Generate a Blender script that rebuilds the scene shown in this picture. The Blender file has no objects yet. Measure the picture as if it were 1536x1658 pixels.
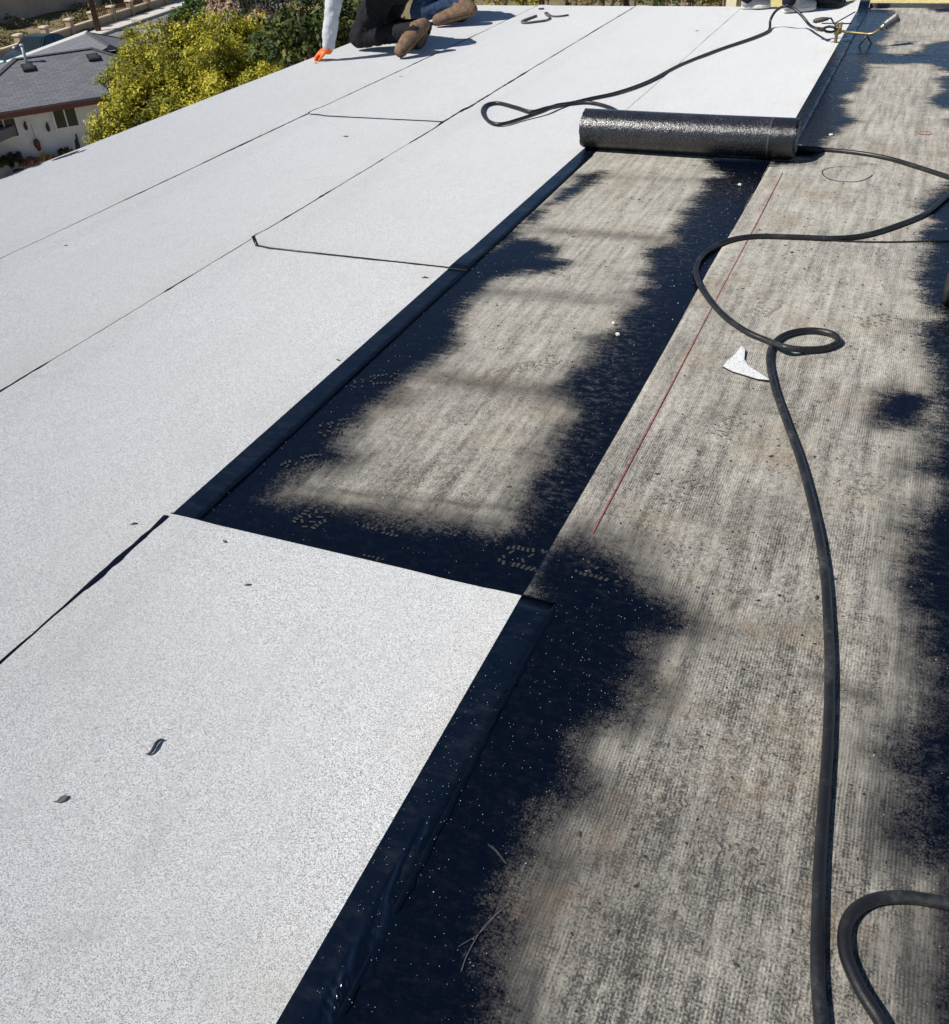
import bpy, bmesh, math, random
import numpy as np
from mathutils import Vector, Matrix
random.seed(7); rng = np.random.default_rng(7)
scn = bpy.context.scene
COL = scn.collection
R_ = math.radians

# ------------------------------------------------------------------ camera
IW, IH, F = 1536.0, 1658.0, 1545.0
CX, CY, CAMZ = 768.0, 829.0, 1.34
def _frame():
    yd = np.array([1585-CX, -327-CY, F]); yd /= np.linalg.norm(yd)
    xd = -np.array([-3400-CX, -10-CY, F]); xd -= yd*xd.dot(yd); xd /= np.linalg.norm(xd)
    return np.stack([xd, yd, np.cross(xd, yd)])          # rows: roof X, Y, Z in image axes
RM = _frame()
def at(px, py, z=0.0):
    """point of the place that stands at height z along the sight line through a picture point"""
    d = RM @ np.array([px-CX, py-CY, F]); t = (z-CAMZ)/d[2]
    return Vector((d[0]*t, d[1]*t, z))
def atd(px, py, dist):
    d = RM @ np.array([px-CX, py-CY, F]); d /= np.linalg.norm(d)
    return Vector((d[0]*dist, d[1]*dist, CAMZ+d[2]*dist))
cam_d = bpy.data.cameras.new('camera'); cam = bpy.data.objects.new('camera', cam_d); COL.objects.link(cam)
cam_d.sensor_fit = 'HORIZONTAL'; cam_d.sensor_width = 36.0; cam_d.lens = 36.0*F/IW
cam_d.clip_start = 0.02; cam_d.clip_end = 6000
_c = [RM @ np.array(v, float) for v in ((1,0,0), (0,-1,0), (0,0,-1))]
cam.matrix_world = Matrix(((_c[0][0],_c[1][0],_c[2][0],0),(_c[0][1],_c[1][1],_c[2][1],0),(_c[0][2],_c[1][2],_c[2][2],CAMZ),(0,0,0,1)))
scn.camera = cam

# ------------------------------------------------------------------ sky, sun, exposure
SUN_EL, SUN_AZ = R_(47), R_(226)         # azimuth clockwise from +Y
w = bpy.data.worlds.new('World'); scn.world = w; w.use_nodes = True
nt = w.node_tree; bg = nt.nodes['Background']
sky = nt.nodes.new('ShaderNodeTexSky'); sky.sky_type = 'NISHITA'; sky.sun_disc = False
sky.sun_elevation = SUN_EL; sky.sun_rotation = SUN_AZ; sky.air_density = 0.8; sky.dust_density = 0.0; sky.ozone_density = 3.0; sky.altitude = 800
nt.links.new(sky.outputs[0], bg.inputs[0]); bg.inputs[1].default_value = 0.08
sd = bpy.data.lights.new('sun', 'SUN'); sd.energy = 4.9; sd.angle = R_(0.5); sd.color = (1.0, 0.96, 0.895)
sun = bpy.data.objects.new('sun', sd); COL.objects.link(sun)
tos = Vector((math.sin(SUN_AZ)*math.cos(SUN_EL), math.cos(SUN_AZ)*math.cos(SUN_EL), math.sin(SUN_EL)))
sun.rotation_euler = tos.to_track_quat('Z', 'Y').to_euler(); sun.location = tos*40
scn.view_settings.view_transform = 'Standard'; scn.view_settings.look = 'None'
scn.view_settings.gamma = 1.0; scn.view_settings.exposure = 0.22; scn.view_settings.use_curve_mapping = False

# ------------------------------------------------------------------ helpers
def link(o, parent=None):
    COL.objects.link(o)
    if parent is not None: o.parent = parent
    return o
def tag(o, label=None, cat=None, group=None, kind=None):
    if label: o['label'] = label
    if cat: o['category'] = cat
    if group: o['group'] = group
    if kind: o['kind'] = kind
    return o
def empty(name, loc=(0,0,0), label=None, cat=None, group=None, kind=None):
    o = bpy.data.objects.new(name, None); o.location = loc; o.empty_display_size = 0.1
    COL.objects.link(o); return tag(o, label, cat, group, kind)
class MB:
    """collects shapes in world space; build() makes ONE mesh object, re-based to its parent"""
    def __init__(s): s.v = []; s.f = []; s.m = []
    def add(s, vs, fs, mi=0):
        b = len(s.v); s.v += [tuple(v) for v in vs]; s.f += [tuple(b+i for i in f) for f in fs]; s.m += [mi]*len(fs); return s
    def box(s, c, size, rz=0.0, mi=0, M=None):
        hx, hy, hz = size[0]/2, size[1]/2, size[2]/2
        pts = [Vector((x,y,z)) for x in (-hx,hx) for y in (-hy,hy) for z in (-hz,hz)]
        if M is None: M = Matrix.Translation(c) @ Matrix.Rotation(rz, 4, 'Z')
        else: M = Matrix.Translation(c) @ M
        return s.add([M@p for p in pts], [(0,1,3,2),(4,6,7,5),(0,4,5,1),(2,3,7,6),(0,2,6,4),(1,5,7,3)], mi)
    def tube(s, pts, r, n=10, mi=0, caps=True):
        pts = [Vector(p) for p in pts]; k = len(pts)
        rs = r if isinstance(r, (list, tuple)) else [r]*k
        t0 = (pts[1]-pts[0]).normalized(); nrm = t0.orthogonal().normalized()
        vs = []; fs = []
        for i, p in enumerate(pts):
            t = (pts[min(i+1,k-1)]-pts[max(i-1,0)]).normalized()
            nrm = (nrm - t*nrm.dot(t)).normalized(); bn = t.cross(nrm)
            for j in range(n):
                a = 2*math.pi*j/n; vs.append(p+(nrm*math.cos(a)+bn*math.sin(a))*rs[i])
        for i in range(k-1):
            for j in range(n):
                a = i*n+j; b = i*n+(j+1)%n; fs.append((a, b, b+n, a+n))
        if caps: fs.append(tuple(reversed(range(n)))); fs.append(tuple(range((k-1)*n, k*n)))
        return s.add(vs, fs, mi)
    def capsule(s, a, b, ra, rb, n=14, mi=0):
        a = Vector(a); b = Vector(b); d = b-a; L = max(d.length, 1e-5); t = d/L
        pts = []; rs = []
        for k in range(5):
            an = math.pi/2*(1-k/4); pts.append(a-t*ra*math.sin(an)); rs.append(max(ra*math.cos(an), 1e-4))
        for k in range(5):
            an = math.pi/2*k/4; pts.append(b+t*rb*math.sin(an)); rs.append(max(rb*math.cos(an), 1e-4))
        return s.tube(pts, rs, n, mi)
    def ball(s, c, rad, M=None, n=14, mi=0):
        if isinstance(rad, (int, float)): rad = (rad,)*3
        M = M or Matrix.Identity(3); vs = []; fs = []; k = n//2
        for i in range(k+1):
            th = math.pi*i/k
            for j in range(n):
                a = 2*math.pi*j/n
                th_ = min(max(th, .02), math.pi-.02)
                vs.append(Vector(c)+M@Vector((rad[0]*math.sin(th_)*math.cos(a), rad[1]*math.sin(th_)*math.sin(a), rad[2]*math.cos(th_))))
        for i in range(k):
            for j in range(n):
                a = i*n+j; b = i*n+(j+1)%n; fs.append((a, a+n, b+n, b))
        fs.append(tuple(range(n))); fs.append(tuple(reversed(range(k*n, (k+1)*n))))
        return s.add(vs, fs, mi)
    def prism(s, poly, z0, z1, mi=0, M=None):
        n = len(poly); M = M or Matrix.Identity(4)
        vs = [M@Vector((p[0],p[1],z0)) for p in poly]+[M@Vector((p[0],p[1],z1)) for p in poly]
        fs = [tuple(reversed(range(n))), tuple(range(n,2*n))]+[(i,(i+1)%n,(i+1)%n+n,i+n) for i in range(n)]
        return s.add(vs, fs, mi)
    def build(s, name, mats, parent=None, smooth=True, attrs=None):
        me = bpy.data.meshes.new(name)
        off = parent_origin(parent)
        me.from_pydata([(v[0]-off.x, v[1]-off.y, v[2]-off.z) for v in s.v], [], s.f)
        if not isinstance(mats, (list, tuple)): mats = [mats]
        for m in mats: me.materials.append(m)
        me.polygons.foreach_set('material_index', s.m)
        me.polygons.foreach_set('use_smooth', [smooth]*len(s.f))
        for an, vals in (attrs or {}).items():
            a = me.attributes.new(an, 'FLOAT', 'POINT'); a.data.foreach_set('value', vals)
        me.update()
        return link(bpy.data.objects.new(name, me), parent)
def parent_origin(p):
    o = Vector((0,0,0))
    while p is not None: o = o+Vector(p.location); p = p.parent
    return o
def autosmooth(o, ang=35):
    bm = bmesh.new(); bm.from_mesh(o.data)
    for e in bm.edges:
        if len(e.link_faces) == 2 and e.calc_face_angle(0) > R_(ang): e.smooth = False
    bm.to_mesh(o.data); bm.free(); return o
def recalc(o):
    bm = bmesh.new(); bm.from_mesh(o.data); bmesh.ops.recalc_face_normals(bm, faces=bm.faces); bm.to_mesh(o.data); bm.free(); return o
def bevel(o, wd=.01, seg=2):
    m = o.modifiers.new('bevel', 'BEVEL'); m.width = wd; m.segments = seg; m.limit_method = 'ANGLE'; m.angle_limit = R_(40); return o
def catmull(pts, per=8):
    P = [Vector(p) for p in pts]; P = [P[0]*2-P[1]]+P+[P[-1]*2-P[-2]]; out = []
    for i in range(1, len(P)-2):
        a, b, c, d = P[i-1], P[i], P[i+1], P[i+2]
        for k in range(per):
            t = k/per
            out.append(.5*((2*b)+(c-a)*t+(2*a-5*b+4*c-d)*t*t+(3*b-a-3*c+d)*t**3))
    out.append(P[-2]); return out
def sstep(a, b, x):
    t = np.clip((np.asarray(x, float)-a)/(b-a), 0, 1); return t*t*(3-2*t)
def wob(t, seed, amp, freqs=(1.3, 3.1, 7.7, 17.)):
    r = random.Random(seed); v = 0
    for k, f in enumerate(freqs): v += math.sin(t*f*(1+.2*r.random())+r.random()*6.28)/(k+1)
    return amp*v*.6

# ------------------------------------------------------------------ materials
class N:
    def __init__(s, name):
        s.mat = bpy.data.materials.new(name); s.mat.use_nodes = True; s.t = s.mat.node_tree; s.b = s.t.nodes['Principled BSDF']
        s.out = s.t.nodes['Material Output']
        s.tc = s.t.nodes.new('ShaderNodeTexCoord').outputs['Object']
    def n(s, typ, **kw):
        o = s.t.nodes.new(typ)
        for k, v in kw.items(): setattr(o, k, v)
        return o
    def set(s, sock, v):
        if hasattr(v, 'is_output'): s.t.links.new(v, sock)
        elif isinstance(v, (tuple, list)) and len(v) == 3 and sock.type == 'RGBA': sock.default_value = (*v, 1)
        else: sock.default_value = v
    def scale(s, v, vec=None):
        m = s.n('ShaderNodeMapping'); s.t.links.new(vec or s.tc, m.inputs[0]); m.inputs['Scale'].default_value = v; return m.outputs[0]
    def noise(s, sc, det=3, rough=.55, vec=None, dist=0):
        o = s.n('ShaderNodeTexNoise'); s.t.links.new(vec or s.tc, o.inputs['Vector']); o.inputs['Scale'].default_value = sc
        o.inputs['Detail'].default_value = det; o.inputs['Roughness'].default_value = rough; o.inputs['Distortion'].default_value = dist
        return o.outputs[0]
    def vor(s, sc, vec=None, out='Distance'):
        o = s.n('ShaderNodeTexVoronoi'); s.t.links.new(vec or s.tc, o.inputs['Vector']); o.inputs['Scale'].default_value = sc; return o.outputs[out]
    def math(s, op, a, b=0.0, c=None):
        o = s.n('ShaderNodeMath', operation=op); s.set(o.inputs[0], a); s.set(o.inputs[1], b)
        if c is not None: s.set(o.inputs[2], c)
        return o.outputs[0]
    def map(s, v, a, b, c=0.0, d=1.0, smooth=False):
        o = s.n('ShaderNodeMapRange'); o.interpolation_type = 'SMOOTHSTEP' if smooth else 'LINEAR'
        s.set(o.inputs[0], v); o.inputs[1].default_value = a; o.inputs[2].default_value = b; o.inputs[3].default_value = c; o.inputs[4].default_value = d
        return o.outputs[0]
    def mix(s, f, a, b, typ='MIX'):
        o = s.n('ShaderNodeMix', data_type='RGBA', blend_type=typ); s.set(o.inputs[0], f); s.set(o.inputs[6], a); s.set(o.inputs[7], b); return o.outputs[2]
    def xyz(s):
        o = s.n('ShaderNodeSeparateXYZ'); s.t.links.new(s.tc, o.inputs[0]); return o.outputs
    def attr(s, name):
        o = s.n('ShaderNodeAttribute'); o.attribute_name = name; return o.outputs['Fac']
    def bump(s, h, dist=.002, strength=1.0):
        o = s.n('ShaderNodeBump'); s.set(o.inputs['Height'], h); o.inputs['Distance'].default_value = dist; o.inputs['Strength'].default_value = strength
        s.t.links.new(o.outputs[0], s.b.inputs['Normal'])
    def fin(s, col=None, rough=.7, spec=.5, metal=0.0):
        if col is not None: s.set(s.b.inputs['Base Color'], col)
        s.set(s.b.inputs['Roughness'], rough); s.set(s.b.inputs['Specular IOR Level'], spec); s.set(s.b.inputs['Metallic'], metal)
        return s.mat
def plain(name, col, rough=.7, var=.25, sc=8., bump=0.0, bsc=60., spec=.4, metal=0.0):
    k = N(name); nz = k.noise(sc, 5, .6)
    c = k.mix(k.map(nz, .3, .7), tuple(x*(1-var) for x in col), tuple(min(1, x*(1+var)) for x in col))
    if bump: k.bump(k.noise(bsc, 4, .6), bump)
    return k.fin(c, rough, spec, metal)

def m_granule():
    k = N('white_granules')
    fine = k.noise(520, 2, .8); v = k.vor(620, out='Color')
    sp = k.n('ShaderNodeSeparateColor'); k.t.links.new(v, sp.inputs[0])
    mid = k.noise(38, 4, .6); big = k.noise(1.7, 6, .62); str_ = k.noise(2.2, 5, .6, k.scale((7, .7, 1)))
    g = k.math('ADD', k.math('MULTIPLY', k.map(fine, .33, .67), .55), k.math('MULTIPLY', sp.outputs[0], .45))
    c = k.mix(k.map(g, .2, .6), (.15, .153, .155), (.755, .757, .755))
    c = k.mix(k.map(mid, .35, .75, 0, .28), c, (.52, .53, .535))
    c = k.mix(k.map(big, .40, .72, 0, .34), c, (.50, .505, .49))
    c = k.mix(k.map(str_, .52, .78, 0, .3), c, (.46, .465, .46))
    grey = k.math('MULTIPLY', k.map(k.noise(9, 6, .75), .55, .75, 0, .5), k.map(k.noise(.9, 3), .42, .62))
    c = k.mix(grey, c, (.36, .365, .36))
    tan = k.math('MULTIPLY', k.map(k.attr('lapdirt'), 0, 1, 0, .55), k.map(k.noise(3.3, 5, .65), .42, .72))
    c = k.mix(tan, c, (.43, .39, .30))
    oi = k.n('ShaderNodeObjectInfo').outputs['Random']; c = k.mix(k.map(oi, 0, 1, 0, .13), c, (.42, .425, .415))
    # tiny dark flecks
    fl = k.map(k.vor(46), .0, .085, 1, 0); fl = k.math('MULTIPLY', fl, k.map(k.noise(11, 2), .6, .66))
    c = k.mix(k.math('MULTIPLY', fl, .55), c, (.07, .07, .07))
    k.bump(g, .0012, .55); k.b.inputs['Diffuse Roughness'].default_value = 1.0
    return k.fin(c, .86, .25)
def bit_color(k):
    d = k.noise(55, 5, .7)
    return k.mix(k.map(d, .5, .8, 0, .5), (.0016, .0046, .0120), (.008, .0115, .018))
def m_bitumen(name, rough=.3, dust=.25, spec=.34):
    k = N(name); c = bit_color(k)
    du = k.math('MULTIPLY', k.map(k.noise(14, 6, .75, k.scale((1, 2.5, 1))), .5, .85), dust)
    c = k.mix(du, c, (.16, .165, .17))
    k.bump(k.math('ADD', k.noise(120, 2, .6), k.math('MULTIPLY', k.noise(9, 2), 3.0)), .0010, .6)
    return k.fin(c, k.map(k.noise(20, 2), .3, .7, rough-.06, rough+.14), spec)
def m_base():
    k = N('weathered_base_membrane'); X, Y, Z = k.xyz()
    wv = k.noise(5, 2)
    rx = k.math('SINE', k.math('MULTIPLY', k.math('ADD', X, k.math('MULTIPLY', wv, .006)), 2*math.pi/.0058))
    ry = k.math('SINE', k.math('MULTIPLY', k.math('ADD', Y, k.math('MULTIPLY', wv, .008)), 2*math.pi/.0064))
    wvmask = k.map(k.noise(2.6, 4, .6), .38, .6)
    rib = k.math('MULTIPLY', k.math('ADD', k.math('MULTIPLY', rx, .5), k.math('MULTIPLY', ry, .2)), k.map(wvmask, 0, 1, .15, 1))
    fine = k.noise(240, 1, .7); fine2 = k.noise(70, 3, .7); mid = k.noise(16, 4, .7); big = k.noise(2.3, 3, .6)
    lng = k.noise(4, 4, .65, k.scale((9, .8, 1)))
    fib = k.noise(60, 3, .7, k.scale((5, .7, 1)))
    wid = k.noise(4, 4, .7, k.scale((1.2, 6, 1)))
    val = k.math('ADD', k.math('MULTIPLY', rib, .28), k.map(fine, .3, .7, -.26, .26))
    val = k.math('ADD', val, k.map(fine2, .3, .7, -.16, .16)); val = k.math('ADD', val, k.map(mid, .3, .7, -.10, .10))
    val = k.math('ADD', val, k.map(big, .3, .7, -.12, .12)); val = k.math('ADD', val, k.map(lng, .3, .7, -.26, .3))
    val = k.math('ADD', val, k.map(fib, .3, .7, -.17, .17)); val = k.math('ADD', val, k.map(wid, .3, .7, -.06, .06))
    # sheet colour runs darker towards its near end
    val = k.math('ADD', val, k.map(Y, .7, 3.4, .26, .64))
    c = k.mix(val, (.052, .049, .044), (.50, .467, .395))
    c = k.mix(k.math('MULTIPLY', k.map(k.noise(3.1, 3, .65), .52, .72), .42), c, (.27, .20, .125))
    c = k.mix(k.math('MULTIPLY', k.map(k.noise(6.3, 4, .7, k.scale((1, 1.8, 1))), .58, .74), .5), c, (.10, .088, .072))
    blot = k.math('MULTIPLY', k.map(k.noise(34, 4, .75, k.scale((1, 1.6, 1))), .57, .68), k.map(k.noise(3.7, 4), .43, .6))
    c = k.mix(k.math('MULTIPLY', blot, .55), c, (.05, .046, .042))
    so = k.math('MULTIPLY', k.attr('dark_mark'), k.map(k.noise(22, 5, .7), .3, .7, .6, 1.15))
    c = k.mix(k.math('MINIMUM', so, 1.0), c, (.045, .040, .035))
    ru = k.math('MULTIPLY', k.attr('rust'), k.map(k.noise(19, 4, .75), .42, .66, .0, 1))
    c = k.mix(k.math('MULTIPLY', ru, .42), c, (.25, .17, .10))
    d = k.attr('melt')
    d = k.math('ADD', d, k.map(k.noise(6.5, 4, .55), .25, .75, -.034, .034))
    stk = k.math('MULTIPLY', k.map(k.noise(11, 3, .7, k.scale((.9, 4.0, 1))), .25, .75, -1, 1), k.map(Y, 1.2, 5.0, .006, .034))
    d = k.math('ADD', d, stk)
    d = k.math('ADD', d, k.map(fine2, .25, .75, -.028, .028)); d = k.math('ADD', d, k.map(fine, .25, .75, -.036, .036))
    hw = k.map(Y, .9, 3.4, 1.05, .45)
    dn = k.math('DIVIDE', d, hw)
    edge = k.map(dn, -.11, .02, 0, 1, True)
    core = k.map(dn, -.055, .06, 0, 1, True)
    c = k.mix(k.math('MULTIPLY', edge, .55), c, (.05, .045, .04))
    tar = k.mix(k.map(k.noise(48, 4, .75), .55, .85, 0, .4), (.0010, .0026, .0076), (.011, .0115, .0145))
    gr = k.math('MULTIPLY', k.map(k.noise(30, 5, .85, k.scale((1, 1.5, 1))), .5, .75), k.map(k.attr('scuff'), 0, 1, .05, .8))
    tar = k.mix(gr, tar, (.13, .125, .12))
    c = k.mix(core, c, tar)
    rg = k.math('ADD', k.map(core, 0, 1, .88, .25), k.math('MULTIPLY', gr, .3))
    rg = k.math('ADD', rg, k.map(k.noise(30, 4), .3, .7, -.06, .06))
    h = k.math('ADD', k.math('MULTIPLY', rib, .55), k.math('MULTIPLY', fine2, .9))
    h = k.math('MULTIPLY', h, k.map(core, 0, 1, 1, .12)); h = k.math('ADD', h, k.math('MULTIPLY', k.noise(7, 3), 1.4))
    k.bump(h, .0012, .8)
    return k.fin(c, rg, k.map(core, 0, 1, .4, .21))
def m_roll():
    k = N('sanded_underside_film'); X, Y, Z = k.xyz()
    sp = k.noise(150, 3, .8); patch = k.noise(9, 5, .7); bl = k.noise(2.1, 4)
    f = k.math('MULTIPLY', k.map(sp, .46, .70), k.map(patch, .3, .66, .1, 1)); f = k.math('MULTIPLY', f, k.map(bl, .3, .6, .35, 1))
    selv = k.map(X, .905, .91, 1, .25); f = k.math('MULTIPLY', f, selv)
    c = k.mix(f, (.009, .009, .011), (.15, .154, .162))
    line = k.math('LESS_THAN', k.math('ABSOLUTE', k.math('SUBTRACT', X, .905)), .0035)
    c = k.mix(k.math('MULTIPLY', line, .22), c, (.22, .22, .23))
    k.bump(k.math('ADD', sp, k.math('MULTIPLY', k.noise(42, 3), 1.6)), .002, .75)
    return k.fin(c, k.map(f, 0, 1, .22, .30), .7, k.map(f, 0, 1, 0, .5))
def m_foliage(name, cols, trans=.25):
    k = N(name); t = k.attr('tint')
    r = k.n('ShaderNodeValToRGB'); k.t.links.new(t, r.inputs[0]); e = r.color_ramp.elements
    e[0].position = 0; e[0].color = (*cols[0], 1); e[1].position = 1; e[1].color = (*cols[-1], 1)
    for i, cc in enumerate(cols[1:-1]):
        x = e.new((i+1)/(len(cols)-1)); x.color = (*cc, 1)
    k.fin(r.outputs[0], .6, .3)
    tr = k.n('ShaderNodeBsdfTranslucent'); k.t.links.new(r.outputs[0], tr.inputs[0])
    mx = k.n('ShaderNodeMixShader'); mx.inputs[0].default_value = trans
    k.t.links.new(k.b.outputs[0], mx.inputs[1]); k.t.links.new(tr.outputs[0], mx.inputs[2]); k.t.links.new(mx.outputs[0], k.out.inputs[0])
    return k.mat
def m_shingle():
    k = N('grey_shingles'); X, Y, Z = k.xyz()
    b = k.n('ShaderNodeTexBrick'); m = k.n('ShaderNodeMapping'); k.t.links.new(k.tc, m.inputs[0]); m.inputs['Rotation'].default_value = (0, 0, -math.atan2(.798, .603))
    k.t.links.new(m.outputs[0], b.inputs[0]); b.inputs['Scale'].default_value = 1.0
    b.inputs['Brick Width'].default_value = .33; b.inputs['Row Height'].default_value = .14; b.inputs['Mortar Size'].default_value = .012
    b.inputs['Color1'].default_value = (.12, .124, .135, 1); b.inputs['Color2'].default_value = (.175, .18, .195, 1); b.inputs['Mortar'].default_value = (.06, .062, .07, 1)
    c = k.mix(k.map(k.noise(14, 5, .7), .3, .7, 0, .5), b.outputs[0], (.20, .2, .215))
    return k.fin(c, .9, .2)
def m_ground(name, a, b_, sc=.6):
    k = N(name); n1 = k.noise(sc, 7, .7); n2 = k.noise(sc*9, 5, .7)
    c = k.mix(k.map(n1, .38, .62), a, b_); c = k.mix(k.map(n2, .45, .7, 0, .6), c, tuple(x*.4 for x in a)); k.bump(n2, .08)
    return k.fin(c, .95, .1)

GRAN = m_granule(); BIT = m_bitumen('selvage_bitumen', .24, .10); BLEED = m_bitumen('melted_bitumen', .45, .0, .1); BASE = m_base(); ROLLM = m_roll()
EDGE = plain('membrane_edge', (.02, .02, .022), .7, .4, 60, .002, 120)
def m_rubber():
    k = N('black_rubber'); n1 = k.noise(9, 6, .75); n2 = k.noise(70, 4, .7)
    c = k.mix(k.math('MULTIPLY', k.map(n1, .48, .75), k.map(n2, .35, .7)), (.011, .011, .012), (.10, .098, .092))
    k.bump(n2, .0008, .8); return k.fin(c, k.map(n1, .3, .7, .3, .55), .5)
RUBBER = m_rubber()
WHITE = plain('white_paint', (.78, .78, .76), .6, .05)
DECKM = plain('roof_deck_board', (.05, .05, .052), .85, .4, 4)
STUC = plain('warm_white_stucco', (.80, .765, .72), .9, .08, 3, .01, 40)
YEL = plain('pale_yellow_stucco', (.80, .68, .32), .9, .06, 2, .01, 30)

# ------------------------------------------------------------------ roof layout (metres)
A, B, C_, D, E_ = -0.577, -1.502, -2.432, -3.342, -4.244
YN, YF = -1.6, 9.22
SELV = .075
deck = empty('roof_deck', (0,0,0), 'flat roof deck partly covered with white cap sheet, grey base sheet exposed beside it', kind='structure')
m = MB(); m.box(((E_+6.5)/2, (YN+YF)/2-.4, -.135), (6.5-E_-.02, YF-YN+.8-.02, .25)); m.build('deck_slab', DECKM, deck, False)
m = MB(); m.box(((E_+6.5)/2+.15, (YN+YF)/2-.4, -4.9), (6.5-E_-.7, YF-YN+.2, 9.3)); m.build('wall', plain('roof_building_stucco', (.62,.58,.5), .9, .08), deck, False)
# metal edge strips: left edge and far edge
m = MB(); m.box((E_-.002, (YN+YF)/2, -.062), (.02, YF-YN, .11)); m.build('edge_metal', plain('white_edge_metal', (.70,.70,.69), .5, .1), deck, False)
m = MB(); m.box((3.0, YF+.02, -.02), (7.0, .05, .10)); m.build('edge_metal', plain('dark_edge_metal', (.06,.062,.07), .5, .3), deck, False)

# ---- base sheets: grid with melt field
def poly(px): return np.array([at(*p)[:2] for p in px])
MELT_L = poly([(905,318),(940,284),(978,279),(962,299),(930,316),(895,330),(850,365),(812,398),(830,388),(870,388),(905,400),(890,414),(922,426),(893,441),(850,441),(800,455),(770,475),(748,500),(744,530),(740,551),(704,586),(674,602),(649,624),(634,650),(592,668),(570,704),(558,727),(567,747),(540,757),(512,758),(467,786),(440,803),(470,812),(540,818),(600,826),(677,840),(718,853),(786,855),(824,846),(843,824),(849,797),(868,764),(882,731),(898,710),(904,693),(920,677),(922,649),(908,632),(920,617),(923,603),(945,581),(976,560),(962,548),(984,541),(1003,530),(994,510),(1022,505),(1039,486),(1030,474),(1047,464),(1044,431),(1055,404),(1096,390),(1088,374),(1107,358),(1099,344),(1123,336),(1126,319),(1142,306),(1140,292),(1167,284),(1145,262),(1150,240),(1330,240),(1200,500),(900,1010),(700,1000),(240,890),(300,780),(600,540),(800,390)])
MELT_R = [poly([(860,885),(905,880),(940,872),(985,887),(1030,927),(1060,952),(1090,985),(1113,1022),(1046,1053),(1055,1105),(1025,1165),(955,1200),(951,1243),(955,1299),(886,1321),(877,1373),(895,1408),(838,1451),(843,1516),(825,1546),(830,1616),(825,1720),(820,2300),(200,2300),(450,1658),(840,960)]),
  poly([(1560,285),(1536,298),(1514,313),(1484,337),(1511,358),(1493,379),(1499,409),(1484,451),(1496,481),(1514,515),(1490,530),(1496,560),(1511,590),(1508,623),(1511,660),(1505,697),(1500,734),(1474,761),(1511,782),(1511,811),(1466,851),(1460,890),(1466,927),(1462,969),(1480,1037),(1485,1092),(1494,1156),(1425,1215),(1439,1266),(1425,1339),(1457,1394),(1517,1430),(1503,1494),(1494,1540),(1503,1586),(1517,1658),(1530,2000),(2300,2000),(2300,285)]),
  poly([(1280,268),(1297,268),(1322,255),(1335,237),(1343,225),(1358,215),(1357,208),(1390,198),(1373,190),(1367,175),(1375,167),(1360,158),(1383,150),(1398,132),(1402,122),(1403,105),(1510,104),(1536,118),(1700,118),(1700,66),(1536,68),(1514,69),(1498,75),(1484,88),(1460,90),(1424,86),(1431,78),(1418,72),(1434,61),(1446,45),(1446,18),(1400,16),(1330,20),(1250,268)]),
  poly([(1700,124),(1536,125),(1522,129),(1527,148),(1498,163),(1513,172),(1536,178),(1700,180)]),
  poly([(1600,193),(1536,195),(1527,200),(1536,204),(1600,205)]),
  poly([(1464+52*math.cos(a), 663+29*math.sin(a)) for a in np.linspace(0, 6.28, 18)[:-1]]),
  poly([(1700,13),(1540,14),(1500,15),(1520,20),(1700,21)])]
def sdf(P, pts):
    d = np.full(len(pts), 1e9); inside = np.zeros(len(pts), bool); n = len(P)
    for i in range(n):
        a = P[i]; b = P[(i+1) % n]; e = b-a; wv = pts-a
        t = np.clip((wv@e)/max(e@e, 1e-12), 0, 1); q = wv-t[:,None]*e; d = np.minimum(d, (q*q).sum(1))
        c1 = (a[1] <= pts[:,1]) != (b[1] <= pts[:,1])
        with np.errstate(divide='ignore', invalid='ignore'):
            xi = a[0]+(pts[:,1]-a[1])*(b[0]-a[0])/(b[1]-a[1] if b[1] != a[1] else 1e-12)
        inside ^= c1 & (pts[:,0] < xi)
    d = np.sqrt(d); return np.where(inside, d, -d)
def strokes(pts, lst):
    v = np.zeros(len(pts))
    for p0, p1, wd, amp in lst:
        a = np.array(at(*p0)[:2]); b = np.array(at(*p1)[:2]); e = b-a; q = pts-a
        t = np.clip((q@e)/max(e@e, 1e-9), 0, 1); dd = ((q-t[:,None]*e)**2).sum(1)
        v = np.maximum(v, amp*np.exp(-dd/(wd*wd)))
    return v
DARK_MARKS = [((880,372),(1080,388),.045,.62),((840,378),(900,372),.05,.45),((760,470),(1010,488),.06,.6),((700,610),(900,640),.055,.72),((900,640),(925,650),.05,.5),((560,660),(690,640),.06,.35),  # soft dark strokes laid over the base sheet colour
 ((500,790),(845,826),.014,.8),((470,812),(820,850),.035,.4),((930,284),(1120,292),.04,.35),((935,549),(985,541),.018,.6),((998,472),(1045,476),.014,.7),((960,870),(1040,890),.06,.5),
 ((690,800),(800,690),.02,.28),((1440,20),(1475,95),.022,.30),((1510,110),(1478,250),.022,.28),((1478,250),(1430,560),.02,.18),((1080,1030),(1330,1010),.05,.32),((1000,1380),(1140,1330),.07,.35),
 ((1180,850),(1300,800),.07,.3),((1160,680),(1260,640),.05,.25),((1000,600),(1100,560),.05,.22),((1180,990),(1212,955),.008,.85),((1449,69),(1482,69),.018,.95),((1405,110),(1432,111),.02,.8),
 ((1330,1100),(1400,1130),.035,.75),((880,1480),(960,1500),.05,.3),((1000,1480),(1250,1420),.09,.3),((1400,266),(1412,268),.014,.8),((1385,250),(1430,262),.01,.0)]
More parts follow.
